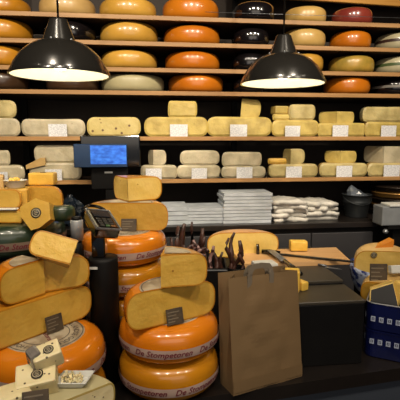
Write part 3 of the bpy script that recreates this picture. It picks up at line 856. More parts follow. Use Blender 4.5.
# ------------------------------------------------------------------ rear stack A
cA = atH(124, 1.768, 1.1); HA = .1205
for i in range(4):
    z = ZL + i*HA + .001*i + .0005
    lab = ['lowest hidden orange wheel of the stack behind the card terminal', 'second orange wheel up in stack behind the card terminal', 'orange branded wheel second from top behind the card terminal', 'topmost bright orange branded wheel behind the card terminal'][i]
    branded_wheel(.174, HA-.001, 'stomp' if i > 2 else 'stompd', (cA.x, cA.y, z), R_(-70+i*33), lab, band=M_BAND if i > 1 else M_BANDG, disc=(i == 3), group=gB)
zA = ZL+4*HA+.0045
a_, b_ = atZ(85, 229, zA), atZ(170, 232, zA)
c, rr, an = between(a_, b_)
hA = empty('half_cheese', (c.x, c.y+.0, zA), (0, 0, R_(-7)), 'dark gold half cheese wheel behind card terminal, wedge on top', 'cheese')
piece_mb(.168, .112, 0, PI, .95, 15, .002).build('cheese_body', [WAX['amber'], PASTE['golddark'], RE['gold']], hA)
half_disc(hA, .11, .1135)
sp = atZ(128, 236, zA)
stand_sign((sp.x, c.y-.02, zA+.001), R_(-7), .062, .05, .2, 'brown sign leaning on dark half wheel behind card terminal')
zA2 = zA+.114
p = atZ(126, 210, zA2)
p = Vector((p.x, c.y+.005, 0)) if p.y < c.y else p
piece('cheese_wedge', .155, .098, 33-7, 122-7, 'amber', 'light', (p.x, p.y, zA2+.001), 0, b=.9, label='pale wedge with one shaded face on top of the rear stack')

# ------------------------------------------------------------------ left stack
cL = atH(46, 1.29, .9)
branded_wheel(.18, H0, 'stompd', (cL.x+.0, cL.y, ZL+.0005), R_(-40), 'bottom orange branded wheel of the left stack behind seeded cheese', disc=False, group=gB)
branded_wheel(.18, H0-.002, 'stomp', (cL.x, cL.y, ZL+H0+.002), R_(-62), 'bright orange branded wheel of left stack with round label', group=gB)
zL = ZL+2*H0+.003
a_, b_ = atZ(-30, 374, zL), atZ(92, 315, zL)
b0 = b_.copy(); dirv = Vector((math.cos(R_(44)), math.sin(R_(44)), 0))
rr = .18; c = b0-dirv*rr
o = piece('half_cheese', rr, .115, 0, 180, 'amber', 'gold', (c.x, c.y, zL), R_(44), b=1.0, label='lower large half cheese wheel on orange wheel at left edge')
hl_c = c
s0 = atZ(54, 331, zL)
nL = Vector((dirv.y, -dirv.x, 0))
sp = c + dirv*((s0-c).dot(dirv)) + nL*.02
stand_sign((sp.x, sp.y, zL+.001), R_(44), .058, .052, .22, 'brown sign leaning on the large left half wheel')
zL2 = zL+.117
# right quarter
q = atZ(90, 287, zL2)
d2 = Vector((math.cos(R_(14)), math.sin(R_(14)), 0))
c = q - d2*.155
o = piece('quarter_cheese', .158, .106, 0, 84, 'amber', 'gold', (c.x, c.y, zL2+.001), R_(20), b=1.0, label='right quarter wheel of the upper left pair beside card terminal')
c2 = c
# left quarter
qa, qb = atZ(1, 309, zL2), atZ(45, 294, zL2)
_, rq_, aq_ = between(qa, qb); rq_ = (qb-qa).length
lq = empty('quarter_cheese', (qb.x, qb.y, zL2+.001), (0, 0, aq_), 'left quarter wheel with orange rind at left frame edge', 'cheese')
piece_mb(rq_, .108, R_(92), PI, 1.0, 25, .002).build('cheese_body', [WAX['stomp'], PASTE['gold'], RE['gold']], lq)
mb = MB(); vs = [(-.008, .008, .1105)]+[(rq_*.66*math.cos(R_(94+84*i/12)), rq_*.66*math.sin(R_(94+84*i/12)), .1105) for i in range(13)]
mb.add(vs, [[0, i+1, i+2] for i in range(12)]); mb.build('top_label', M_DISC, lq)
# wedge on top
zL3 = zL2+.108
q = atZ(74, 262, zL3)
o = piece('cheese_wedge', .138, .08, 100, 176, 'tan', 'bright', (q.x-.012, q.y-.01, zL3-.006), R_(-6), (R_(-28), R_(17)), b=.8, label='bright yellow wedge crowning the left cheese stack')

# ------------------------------------------------------------------ green wheel and pile
cG = atH(12, 1.80, 1.17)
zG = 1.085
gst = MB().box((0, 0, (zG-ZL)/2), (.36, .34, zG-ZL), 0, None, .004, 1).build('display_plinth', M_DARK, None, (cG.x, cG.y, ZL+.0005)); tag(gst, 'black plinth under the dark green cheese wheel at left', 'plinth')
branded_wheel(.215, .135, 'green', (cG.x, cG.y, zG+.001), R_(-60), 'dark green waxed branded wheel under pile of cheese at left', band=M_BANDG, disc=False, name='round_cheese')
zP = zG+.137
yg = cG.y-.13
def pz(px, h_, z): return atH(px, h_, z)
# back amber half
p = pz(38, 1.80, zP)
piece('half_cheese', .105, .125, 0, 180, 'amber', 'golddark', (p.x, p.y, zP+.001), R_(-7), b=.9, label='amber half cheese behind the round-stickered piece on green wheel')
p = pz(3, 1.66, zP)
piece('half_cheese', .075, .05, 0, 180, 'amber', 'bright', (p.x, p.y, zP+.001), R_(-5), b=.4, label='lower yellow piece at left edge on the green wheel')
p = pz(2, 1.67, zP)
o = MB().box((0, 0, .003), (.13, .03, .006), 0, None, .002, 1).build('white_tag', M_PLATE, None, (p.x, p.y-.008, zP+.052), (0, 0, R_(-5))); tag(o, 'white strip tag between two yellow pieces at left edge', 'tag')
piece('half_cheese', .075, .075, 0, 180, 'yellow', 'gold', (p.x, p.y+.012, zP+.0535), R_(-5), b=.8, label='upper yellow piece at left edge above a white tag')
# pentagon piece with round sticker
p = pz(38, 1.64, zP)
pc = empty('cheese_wedge', (p.x-.0, p.y-.03, zP-.014), (R_(-14), R_(-9), R_(-8)), 'angular cheese piece with dark round sticker on green wheel', 'cheese')
P5 = [(-.02, .0), (.012, .004), (.058, .03), (.06, .092), (.01, .118), (-.052, .094), (-.055, .06)]
n5 = len(P5)
vs = [(x, 0, z) for x, z in P5]+[(x*.9, .06, z*.95+.002) for x, z in P5]
mb = MB().add(vs, [list(range(n5)), [n5+i for i in range(n5)][::-1]]+[[i, n5+i, n5+(i+1) % n5, (i+1) % n5] for i in range(n5)])
mb.build('cheese_body', PASTE['gold'], pc)
def sticker(parent, R, loc, rot, name='sticker'):
    mb = MB()
    mb.lathe([(.0005, .001), (R, .001), (R, 0)], 24, 0)
    mb.lathe([(R*.62, .0016), (R*.8, .0016)], 24, 1)
    for i in range(3): mb.box((0, (i-1)*R*.34, .0016), (R*(.8 if i == 1 else .55), R*.16, .0006), 1)
    return mb.build(name, [mat('sticker_dark', '1c1814', .4), mat('sticker_light', 'a09478', .4)], parent, loc, rot)
sticker(pc, .020, (.006, -.001, .062), (PI/2, 0, 0))
# dark wedge right
p = pz(60, 1.72, zP)
o = piece('cheese_wedge', .055, .062, 20, 160, 'green', 'cumin', (p.x+.012, p.y-.0, zP+.001), R_(180), b=.8, label='dark green rind end piece at right of green wheel top')
# top pieces
zQ = zP+.128
p = pz(41, 1.83, zQ)
tb = empty('cheese_block', (p.x, p.y, zQ), (0, 0, R_(-6)), 'rectangular golden cheese block with sticker atop the amber half', 'cheese')
MB().box((0, .03, .026), (.105, .06, .05), 0, None, .006, 2).build('cheese_body', PASTE['bright'], tb)
sticker(tb, .012, (0, .03, .0512), (0, 0, 0))
p = pz(16, 1.74, zQ)
cup = MB().lathe([(.001, 0), (.03, 0), (.034, .006), (.044, .03), (.046, .031), (.041, .03), (.03, .008), (.001, .006)], 24).build('dish', M_PLATE, None, (p.x, p.y, zQ)); tag(cup, 'small white dish filled with cheese cubes, upper left pile', 'dish')
for i in range(14):
    a = random.uniform(0, 6.28); r = random.uniform(0, .026)
    lay = i//7
    s_ = .014
    o = MB().box((0, 0, 0), (s_, s_, s_), 0, None, .002, 1).build('cheese_cube', PASTE['bright'], None, (p.x+(r if lay == 0 else r*.7)*math.cos(i*.9), p.y+(r if lay == 0 else r*.7)*math.sin(i*.9), zQ+.018+lay*.014), (random.random(), random.random(), random.random()*3))
    tag(o, 'tiny yellow cheese cube in the white dish', 'cheese cube', 'cheese cubes in the dish')
# support under dish: block
p2 = pz(14, 1.76, zP)
o = MB().box((0, 0, (zQ-zP-.002)/2), (.1, .09, zQ-zP-.002), 0, None, .008, 2).build('cheese_block', PASTE['gold'], None, (p.x-.005, p.y+.01, zP+.001), (0, 0, .1)); tag(o, 'upright golden cheese block under the white dish', 'cheese')
p = pz(-4, 1.78, zP)
o = MB().box((0, 0, .088), (.08, .06, .175), 0, None, .008, 2).build('cheese_block', WAX['tan'], None, (p.x, p.y, zP+.001), (0, 0, .2)); tag(o, 'tan rinded block at left frame edge beside the white dish', 'cheese')

# ------------------------------------------------------------------ card terminal on pedestal
pT = atH(104.5, 1.475, 1.0)
ped = empty('card_terminal_stand', (pT.x, pT.y, ZL), (0, 0, R_(-7)), 'black round pedestal and post between the cheese stacks', 'stand')
MB().lathe([(.001, 0), (.05, 0), (.05, .44), (.048, .452), (.001, .452)], 32).build('pedestal', M_DARK, ped)
MB().box((-.012, 0, .452+.05), (.046, .04, .1), 0, None, .004, 1).build('post', M_BLACK, ped)
MB().box((-.022, -.0495, .425), (.026, .002, .008)).build('small_label', M_PLATE, ped)
pH = atH(100, 1.455, 1.25)
tm = empty('card_terminal', (pH.x, pH.y, ZL+.5535), (R_(22), R_(10), R_(28)), 'black card payment terminal with silver rim on the black post', 'card terminal')
MB().box((.0, 0, .02), (.085, .125, .04), 0, None, .008, 2).build('housing', M_BLACK, tm)
fr = MB()
for (cx, cy, dx, dy) in ((-.043, 0, .004, .125), (.043, 0, .004, .125), (0, -.062, .088, .004), (0, .062, .088, .004)):
    fr.box((cx, cy, .037), (dx, dy, .008), 0, None, .001, 1)
fr.build('silver_rim', M_STEEL, tm)
MB().box((0, .03, .041), (.06, .04, .003), 0, None, .001, 1).build('screen', mat('dark_screen', '20242a', .15, coat=.5), tm)
for r_i in range(4):
    for c_i in range(3):
        m = [mat('key_grey', '2c2b28', .5), mat('key_green', '3c5a34', .5), mat('key_orange', '7a5028', .5)][c_i if r_i == 3 else 0]
        MB().box(((c_i-1)*.019, -.006-r_i*.014, .0415), (.014, .009, .004), 0, None, .001, 1).build('key', m, tm)
# grip ring behind
MB().tube([(.035*math.cos(a), .075+.03*math.sin(a), .03) for a in [PI*i/10 for i in range(11)]], .006, 8).build('bracket', M_BLACK, tm)

# grey canister
pc_ = atH(77, 1.62, 1.2)
zc0 = atH(77, 1.62, 0); 
cn = empty('metal_canister', (pc_.x, pc_.y, ZL), (0, 0, 0), 'grey metal canister on black stem left of card terminal', 'canister')
hz = 1.165-ZL
MB().lathe([(.001, 0), (.022, 0), (.022, hz*.9), (.016, hz), (.001, hz)], 20).build('stem', M_DARK, cn)
MB().lathe([(.001, hz), (.0235, hz), (.0235, hz+.075), (.021, hz+.079), (.001, hz+.079)], 24).build('cylinder', mat('satin_grey', '9a9da0', .45, metal=.3), cn)
MB().lathe([(.001, hz+.079), (.02, hz+.079), (.018, hz+.09), (.001, hz+.09)], 24).build('cap', M_DARK, cn)

# dark blue-black crumpled bag behind
pk = atY(70, 205, 2.33)
mb = MB(); vs = []; fs = []
for i in range(11):
    for j in range(18):
        a = 2*PI*j/18; t = i/10
        r = .062*math.sin(PI*min(.98, t*.93+.12))**.6*(1+.9*noise.noise(Vector((math.cos(a)*2.2, math.sin(a)*2.2, t*5))))
        vs.append((r*math.cos(a), r*.8*math.sin(a), t*.165))
for i in range(10):
    for j in range(18): fs.append([i*18+j, i*18+(j+1) % 18, (i+1)*18+(j+1) % 18, (i+1)*18+j])
fs.append(list(range(18))[::-1]); fs.append([180+j for j in range(18)])
o = mb.add(vs, fs, 0, False).build('plastic_bag', M_BAGBLACK, None, (pk.x, 2.36, ZR+.001)); tag(o, 'dark bluish crumpled plastic bag on back counter at left', 'bag')

# ------------------------------------------------------------------ scale / till with blue screen
YS = 2.33
s0, s1 = atY(79.5, 150, YS), atY(140, 150, YS)
zt_, zm_, zb_ = atY(110, 135.5, YS).z, atY(110, 168, YS).z, atY(110, 190, YS).z
till = empty('till', ((s0.x+s1.x)/2, YS+.06, ZR+.0005), (0, 0, 0), 'black till with glowing blue screen in front of the shelves', 'till')
w = s1.x-s0.x; ox = till.location
MB().box((0, 0, (zt_+zm_)/2-ox.z), (w, .06, zt_-zm_), 0, None, .006, 2).build('housing', M_BLACK, till)
MB().box((-.01, .01, (zm_+zb_)/2-ox.z), (w*.62, .06, zm_-zb_), 0, None, .004, 2).build('lower_housing', M_DARK, till)
MB().box((0, .01, (zb_-ox.z)/2), (.07, .05, zb_-ox.z), 0, None, .003, 1).build('pole', M_DARK, till)
MB().box((0, .01, .008), (.2, .1, .016), 0, None, .004, 1).build('base', M_DARK, till)
t0, t1 = atY(73, 150, YS-.01), atY(127, 150, YS-.01); zq0, zq1 = atY(110, 144, YS-.01).z, atY(110, 167.5, YS-.01).z
MB().box(((t0.x+t1.x)/2-ox.x, -.045, (zq0+zq1)/2-ox.z), (t1.x-t0.x, .03, zq0-zq1), 0, None, .003, 1).build('display_case', mat('dark_blue_plastic', '1e3656', .25, coat=.5), till)
t0, t1 = atY(89.5, 150, YS-.03), atY(126, 150, YS-.03)
sm = mat('blue_screen', '1c4aa8', .3, emit=1.0)
nt = sm.node_tree; b = nt.nodes['Principled BSDF']
tc = nt.nodes.new('ShaderNodeTexCoord'); mp = nt.nodes.new('ShaderNodeMapping'); mp.inputs['Scale'].default_value = (14, 1, 26)
nt.links.new(tc.outputs['Object'], mp.inputs['Vector'])
nz = nt.nodes.new('ShaderNodeTexNoise'); nz.inputs['Scale'].default_value = 2; nz.inputs['Detail'].default_value = 3
nt.links.new(mp.outputs[0], nz.inputs['Vector'])
cr = nt.nodes.new('ShaderNodeValToRGB'); cr.color_ramp.elements[0].position = .35; cr.color_ramp.elements[1].position = .68
cr.color_ramp.elements[0].color = lin('12307e'); cr.color_ramp.elements[1].color = lin('4a92f0')
nt.links.new(nz.outputs['Fac'], cr.inputs['Fac']); nt.links.new(cr.outputs['Color'], b.inputs['Emission Color'])
b.inputs['Emission Strength'].default_value = .5
zq0, zq1 = atY(110, 145.5, YS-.03).z, atY(110, 164.5, YS-.03).z
MB().box(((t0.x+t1.x)/2-ox.x, -.061, (zq0+zq1)/2-ox.z), (t1.x-t0.x, .003, zq0-zq1)).build('screen', sm, till)
l0 = atY(108, 173, YS)
MB().box((l0.x-ox.x, -.022, l0.z-ox.z), (.042, .002, .009)).build('small_label', M_PLATE, till)

# ------------------------------------------------------------------ sausages
xb0, xb1 = atH(174, 1.765, 1.04), atH(226, 1.765, 1.04)
cbx = (xb0+xb1)/2; wbx = (xb1-xb0).length
sb = empty('black_bin', (cbx.x, cbx.y, ZL+.0005), (0, 0, YAW), 'black open bin holding dried sausages behind the cheese stack', 'bin')
hbx = 1.035-ZL
mb = MB(); T = .006
mb.box((0, 0, T/2), (wbx, .17, T))
mb.box((0, -.085+T/2, hbx/2), (wbx, T, hbx)); mb.box((0, .085-T/2, hbx/2), (wbx, T, hbx))
mb.box((-wbx/2+T/2, 0, hbx/2), (T, .17, hbx)); mb.box((wbx/2-T/2, 0, hbx/2), (T, .17, hbx))
mb.build('bin_body', M_DARK, sb)
mb = MB().box((0, -.087, hbx-.006), (wbx*1.0, .004, .004)).build('rim_strip', M_GREYP, sb)
def sausage(px, pyt, pyb, h, dx, rad, lab, m=M_SAUS, seed=0):
    # between two pixel heights in one column
    zt = EYE.z - h*math.tan(math.atan((pyt-200)/F)+PITCH); zb = EYE.z - h*math.tan(math.atan((pyb-200)/F)+PITCH)
    A = atH(px-dx/2, h, zb); B = atH(px+dx/2, h, zt)
    pts = []; rd = []
    for i in range(11):
        t = i/10; q = lerp(A, B, t); q += Vector((noise.noise(Vector((t*3, seed, 0)))*.026, noise.noise(Vector((t*3, seed, 5)))*.02, 0))
        pts.append(q-A); rd.append(rad*1.2*(max(.12, math.sin(PI*min(1, max(0, t*.94+.03))))**.35)*(1+.5*noise.noise(Vector((t*7, seed, 1)))))
    o = MB().tube(pts, rd, 9).build('dried_sausage', m, None, A); tag(o, lab, 'sausage', 'dried sausages in the black bin')
SA = [
 (176, 226, 300, 1.76, 5, .011, 'tall dark sausage leaning right beside the rear wheel stack'),
 (181, 224, 300, 1.77, 6, .010, 'tall dark red sausage, second from the rear wheel stack'),
 (173, 238, 300, 1.74, 2, .009, 'shorter dark sausage nearest the rear wheel stack'),
 (191, 222, 300, 1.79, 1, .008, 'thin blackish sausage standing upright behind the labelled wedge'),
 (200, 228, 300, 1.79, 3, .011, 'reddish brown sausage left of the large golden half'),
 (205, 236, 300, 1.76, -3, .009, 'short brown sausage at left end of the large golden half'),
 (196, 240, 300, 1.74, -8, .010, 'sausage leaning left above the labelled wedge'),
 (187, 245, 300, 1.72, -5, .009, 'low sausage above the middle of labelled wedge'),
 (210, 246, 300, 1.71, 6, .009, 'low sausage leaning right before the golden half'),
 (215, 250, 300, 1.73, -4, .009, 'lowest sausage near right side of black bin'),
 (221, 252, 300, 1.75, 3, .008, 'small sausage at right end of black bin'),
]
for i, (px, a, b, h, dx, r, lab) in enumerate(SA):
    sausage(px, a, b, h, dx, r, lab, M_SAUS if i not in (6, 8) else M_SAUSL, i*3.3)
# loop-like bundle lying on top
for i, (px, py, r_, lab) in enumerate(((193, 249, .016, 'curled netted sausage lying on others above labelled wedge'), (203, 252, .014, 'curled dark sausage with pale netting at middle of bin'))):
    h_ = 1.69; z = EYE.z - h_*math.tan(math.atan((py-200)/F)+PITCH); c = atH(px, h_, z)
    pts = [(r_*1.4*math.cos(t), -.005+.006*math.sin(2*t), r_*math.sin(t)) for t in [5.2*i2/14 for i2 in range(15)]]
    o = MB().tube(pts, .007, 8).build('dried_sausage', M_SAUSL, None, c); tag(o, lab, 'sausage', 'dried sausages in the black bin')
# second group standing at the bag
sp = atH(236, 1.72, .944)
jar = MB().lathe([(.001, 0), (.034, 0), (.036, .004), (.036, .085), (.033, .085), (.033, .006), (.001, .006)], 24).build('black_cup', M_DARK, None, (sp.x, sp.y, ZL+.0005)); 
jar.scale.z = (1.03-ZL)/.085
tag(jar, 'narrow black cup holding sausages at left top of paper bag', 'cup')
SB = [(230, 238, 268, 1.72, -2, .008, 'leftmost sausage in the cup beside the paper bag'),
      (233, 233, 268, 1.73, 2, .009, 'tallest sausage in the cup beside the paper bag'),
      (238, 240, 268, 1.72, 2, .009, 'sausage right of the tallest one in the cup'),
      (241.5, 246, 268, 1.71, 2, .007, 'short sausage at right side of the cup')]
for i, (px, a, b, h, dx, r, lab) in enumerate(SB):
    sausage(px, a, b+20, h, dx, r, lab, M_SAUS, 50+i*3.3)

# ------------------------------------------------------------------ delft tubs and bowl at right
TW, TD, TR = .36, .19, .035
thr = R_(-34)
tc0 = atZ(366, 356, ZL)
tx, ty = Vector((math.cos(thr), math.sin(thr), 0)), Vector((-math.sin(thr), math.cos(thr), 0))
cT = tc0 + tx*(TW/2-.012) + ty*(TD/2+.0)
def rrect(w, d, r, n=6):
    pts = []
    for (cx, cy, a0) in ((w/2-r, d/2-r, 0), (-w/2+r, d/2-r, PI/2), (-w/2+r, -d/2+r, PI), (w/2-r, -d/2+r, 1.5*PI)):
        for i in range(n+1):
            a = a0+PI/2*i/n; pts.append((cx+r*math.cos(a), cy+r*math.sin(a)))
    return pts
def loft(levels, cap=True):
    mb = MB(); vs = []; fs = []
    for (ins, z) in levels:
        for (x, y) in rrect(TW-2*ins, TD-2*ins, max(.004, TR-ins)): vs.append((x, y, z))
    m = len(vs)//len(levels)
    for j in range(len(levels)-1):
        for i in range(m): fs.append([j*m+i, j*m+(i+1) % m, (j+1)*m+(i+1) % m, (j+1)*m+i])
    if cap: fs.append(list(range(m))[::-1]); fs.append([(len(levels)-1)*m+i for i in range(m)])
    return mb.add(vs, fs, 0, False)
for i in range(2):
    hT = .111
    lab = ['lower blue tin tub with band of white house tiles', 'upper blue tin tub holding cheeses, right of black block'][i]
    tb = empty('blue_tub', (cT.x, cT.y, ZL+.0005+i*(hT+.001)), (0, 0, thr), lab, 'tub', 'blue tubs at the right edge')
    if i == 0: loft([(.004, 0), (0, .004), (0, hT-.008), (-.002, hT-.006), (-.002, hT), (.004, hT)]).build('tub_body', M_BLUE, tb)
    else:
        loft([(.004, 0), (0, .004), (0, hT-.004), (.004, hT-.002), (.008, hT-.02), (.008, hT-.045)]).build('tub_body', M_BLUE, tb)
        loft([(.0, hT-.004), (-.002, hT-.002), (0, hT), (.004, hT), (.004, hT-.006)], False).build('rim', mat('rim_pale', '8a8c90', .3, metal=.4), tb)
    def tile(x, y, rz):
        mb = MB(); tw = .016
        mb.box((0, 0, 0), (tw, .0014, .020), 0)
        mb.box((0, -.0009, .001), (tw*.56, .0008, .011), 1)
        mb.box((0, -.0014, .001), (tw*.18, .0008, .008), 0)
        mb.build('house_tile', [M_DWHITE, mat('tile_navy', '0a1236', .3)], tb, (x, y, hT*(.60 if i == 0 else .42)), (0, 0, rz))
    for k in range(11): tile(-TW/2+.03+k*.0297, -TD/2-.0008, 0)
    for k in range(7): tile(-TW/2-.0008, -TD/2+.045+k*.029, -PI/2)
zT = ZL+2*.112
# plinth behind the tubs (black block continues) for bowl
bc = atH(391, 1.97, 1.0)
zb0 = .84
Rb = (atH(391, 1.97, 1.0)-atH(351, 1.97, 1.0)).length
pl = MB().box((0, 0, (zb0-ZL)/2), (Rb*1.4, Rb*1.2, zb0-ZL), 0, None, .003, 1).build('display_plinth', M_DARK, None, (bc.x+.01, bc.y, ZL+.0005)); tag(pl, 'black plinth carrying the blue patterned bowl behind the tubs', 'plinth')
M_DELFT = mat('delft_pattern', '26356e', .25, coat=.4, n2='a4aec8', nscale=22, contrast=(.44, .5))
hB = .12
bw = MB().lathe([(.001, 0), (Rb*.78, 0), (Rb*.82, .01), (Rb*.93, hB*.45), (Rb*.97, hB*.8), (Rb, hB), (Rb*.97, hB+.002), (Rb*.9, hB*.75), (Rb*.78, .02), (.001, .016)], 56).build('bowl', M_DELFT, None, (bc.x, bc.y, zb0+.001)); tag(bw, 'blue and white patterned bowl behind the blue tubs', 'bowl')
zC = zb0+.02
# cheeses in the bowl
p = atH(380, 1.93, 1.0)
bq = empty('half_cheese', (p.x+.012, p.y+.0, .925), (R_(12), R_(0), R_(-14)), 'pale gold half cheese with round black sticker in patterned bowl', 'cheese')
piece_mb(.125, .125, 0, PI, .9, 31, .002).build('cheese_body', [WAX['tan'], PASTE['light'], RE['gold']], bq)
sticker(bq, .014, (-.045, -.002, .105), (PI/2, 0, 0))
p = atH(382, 1.94, 1.13)
z_ = EYE.z - 1.94*math.tan(math.atan(55/F)+PITCH)
o = MB().add([(-.09, 0, 0), (.055, 0, 0), (.058, .0, .07), (.02, 0, .05), (-.09, 0, .012), (-.085, .03, 0), (.055, .05, 0), (.058, .05, .07), (.02, .05, .05), (-.085, .03, .012)],
   [[0, 1, 2, 3, 4], [9, 8, 7, 6, 5], [0, 5, 6, 1], [1, 6, 7, 2], [2, 7, 8, 3], [3, 8, 9, 4], [4, 9, 5, 0]]).build('cheese_wedge', PASTE['orange'], None, (p.x, p.y, z_), (0, 0, R_(-5)))
tag(o, 'small deep orange wedge on top of cheese at right edge', 'cheese')
p = atH(379, 1.765, 1.0); z_ = EYE.z - 1.765*math.tan(math.atan(84/F)+PITCH)
o = stand_sign((p.x, p.y-.0, z_), R_(-10), .072, .085, .1, 'brown sign stuck at the pale half cheese with black sticker')
p = atH(398, 1.80, 1.0); z_ = EYE.z - 1.80*math.tan(math.atan(73/F)+PITCH)
o = MB().box((0, 0, .022), (.09, .03, .034), 0, None, .003, 1).build('price_card', M_PLATE, None, (p.x, p.y-.02, z_), (-.3, 0, 0)); tag(o, 'thick white blank card at right frame edge above tubs', 'price card')
p = atH(404, 1.95, 1.0); z_ = EYE.z - 1.95*math.tan(math.atan(68/F)+PITCH)
o = MB().box((0, .04, .02), (.13, .08, .05), 0, None, .01, 2).build('cheese_block', PASTE['white'], None, (p.x, p.y, z_), (0, 0, .1)); tag(o, 'creamy block beside the orange wedge at right frame edge', 'cheese')
# cheeses in the tub
p = atH(381, 1.80, .95)
o = piece('half_cheese', .13, .10, 0, 180, 'tan', 'golddark', (p.x+.03, p.y-.05, zT-.055), R_(-26), (R_(14), 0), b=.9, label='dull golden half cheese standing in the upper blue tub')
p = atH(381, 1.69, .95)
bwz = empty('cheese_wedge', (p.x, p.y-.02, zT-.008), (R_(-20), R_(0), R_(-28)), 'pale wedge with big black label leaning in the blue tub', 'cheese')
P4 = [(-.05, -.01), (.062, -.03), (.034, .078), (-.05, .04)]
vs = [(x, 0, z) for x, z in P4]+[(x, .05, z+.012) for x, z in P4]
MB().add(vs, [[0, 1, 2, 3], [7, 6, 5, 4], [0, 4, 5, 1], [1, 5, 6, 2], [2, 6, 7, 3], [3, 7, 4, 0]]).build('cheese_body', PASTE['light'], bwz)
vs = [(x*.93+.001, -.0015, z*.92+.001) for x, z in P4]
MB().add(vs+[(v[0], -.0005, v[2]) for v in vs], [[0, 1, 2, 3], [7, 6, 5, 4], [0, 4, 5, 1], [1, 5, 6, 2], [2, 6, 7, 3], [3, 7, 4, 0]]).build('black_label', mat('label_black', '0e0c0a', .4), bwz)
p = atH(402, 1.68, .95)
o = MB().box((0, 0, .03), (.07, .06, .085), 0, None, .01, 2).build('cheese_block', PASTE['light'], None, (p.x, p.y+.02, zT-.01), (.3, .2, .3)); tag(o, 'pale cheese chunk in the blue tub at right frame edge', 'cheese')
p = atH(361, 1.79, 1.0); z_ = EYE.z - 1.79*math.tan(math.atan(90/F)+PITCH)

# ------------------------------------------------------------------ white cheeses front left
zK = .872
k0 = atH(58, .94, zK)
kr = MB().box((0, 0, zK/2), (.62, .22, zK), 0, None, .004, 1).build('display_plinth', M_DARK, None, (k0.x-.03, k0.y, 0), (0, 0, YAW)); tag(kr, 'low black plinth under the white seeded cheeses, bottom left', 'plinth')
e_ = atZ(115, 381, zK+.068); dd_ = Vector((math.cos(R_(33)), math.sin(R_(33)), 0))
cc_ = e_ - dd_*.15
piece('half_cheese', .15, .068, 0, 180, 'pale', 'seeds', (cc_.x, cc_.y, zK+.001), R_(33), b=.55, label='cream seeded half cheese lying flat in bottom left corner under tray')
p = atH(110, .99, zK)
o = MB().box((0, 0, .01), (.035, .03, .02), 0, None, .006, 2).build('cheese_chunk', PASTE['light'], None, (p.x, p.y-.02, zK+.001), (0, 0, .4)); tag(o, 'small cheese chunk in front of right end of the seeded cheese', 'cheese')
# upper seeded blocks
def gem(name, px, h_, z, dims, rot, m, lab, st=None, wrap=False):
    q = atH(px, h_, z)
    root = empty(name, (q.x, q.y, z), rot, lab, 'cheese')
    mb = MB().box((0, 0, dims[2]/2), dims, 0, None, .006, 2)
    mb.v = [tuple(wob(v, px, .006)) for v in mb.v]
    mb.build('cheese_body', m, root)
    if st: sticker(root, st[0], st[1], st[2])
    return root
zK1 = zK+.0705
gem('cheese_block', 38, 1.0, zK1+.001, (.095, .07, .052), (R_(20), R_(-4), R_(12)), PASTE['seeds'], 'seeded white cheese block with black sticker near the sample tray', (.014, (.004, -.006, .0535), (0, 0, .1)))
gem('cheese_block', 10, .93, zK+.004, (.09, .07, .10), (R_(0), R_(0), R_(30)), PASTE['seeds'], 'seeded white cheese chunk at bottom left corner')
gem('cheese_block', 50, 1.03, zK1+.053, (.066, .05, .046), (R_(22), R_(-12), R_(20)), PASTE['seeds'], 'upper cream cheese cube with black sticker in front of orange wheel', (.0125, (.004, -.004, .0475), (0, 0, .2)))
q = atH(37, 1.01, zK1+.055)
mb = MB().box((0, 0, .022), (.03, .045, .045), 0, None, .008, 2); mb.v = [tuple(wob(v, 4, .014)) for v in mb.v]
o = mb.build('wrapped_cheese', mat('cling_film', '8c847c', .15, coat=.6, n2='645e5a', nscale=20), None, q, (.1, -.25, .5)); tag(o, 'greyish film wrapped bit left of the upper cream cube', 'cheese')
q = atH(30, .93, zK1)
z_ = EYE.z - .87*math.tan(math.atan(215/F)+PITCH)
q = atH(36, .87, z_)
stand_sign((q.x, q.y, z_), R_(10), .055, .05, .35, 'dark brown sign in front of seeded cheese at bottom left')
# sample tray
q = atZ(75, 378, zK1+.012)
tr = empty('sample_tray', (q.x+.0, q.y-.0, zK1+.0005), (R_(0), 0, R_(-7)), 'small white sample tray with cheese crumbs on the seeded cheese', 'tray')
mb = MB()
vs = [(-.045, -.028, 0), (.03, -.028, 0), (.04, .028, 0), (-.04, .028, 0), (-.058, -.036, .014), (.046, -.036, .014), (.056, .036, .014), (-.05, .036, .014)]
mb.add(vs+[(v[0]*.97, v[1]*.95, v[2]+.0015) for v in vs], [[3, 2, 1, 0], [0, 1, 5, 4], [1, 2, 6, 5], [2, 3, 7, 6], [3, 0, 4, 7], [8, 9, 10, 11], [8, 12, 13, 9], [9, 13, 14, 10], [10, 14, 15, 11], [11, 15, 12, 8], [4, 5, 13, 12], [5, 6, 14, 13], [6, 7, 15, 14], [7, 4, 12, 15]])
mb.build('tray_body', M_PLATE, tr)
mb = MB()
for i in range(60):
    x, y = random.uniform(-.04, .025), random.uniform(-.025, .025)
    s_ = random.uniform(.004, .009)
    mb.box((x, y, .004+s_*.4+random.uniform(0, .009)), (s_, s_, s_*.8), 0, Matrix.Rotation(random.random()*3, 3, 'Z') @ Matrix.Rotation(random.random(), 3, 'X'))
tr.scale = (.76, .85, 1)
o = mb.build('cheese_crumbs', PASTE['seeds'], None, tr.location, tr.rotation_euler); o.scale = tr.scale; tag(o, 'loose pale cheese crumbs heaped in the sample tray', 'crumbs', kind='stuff')

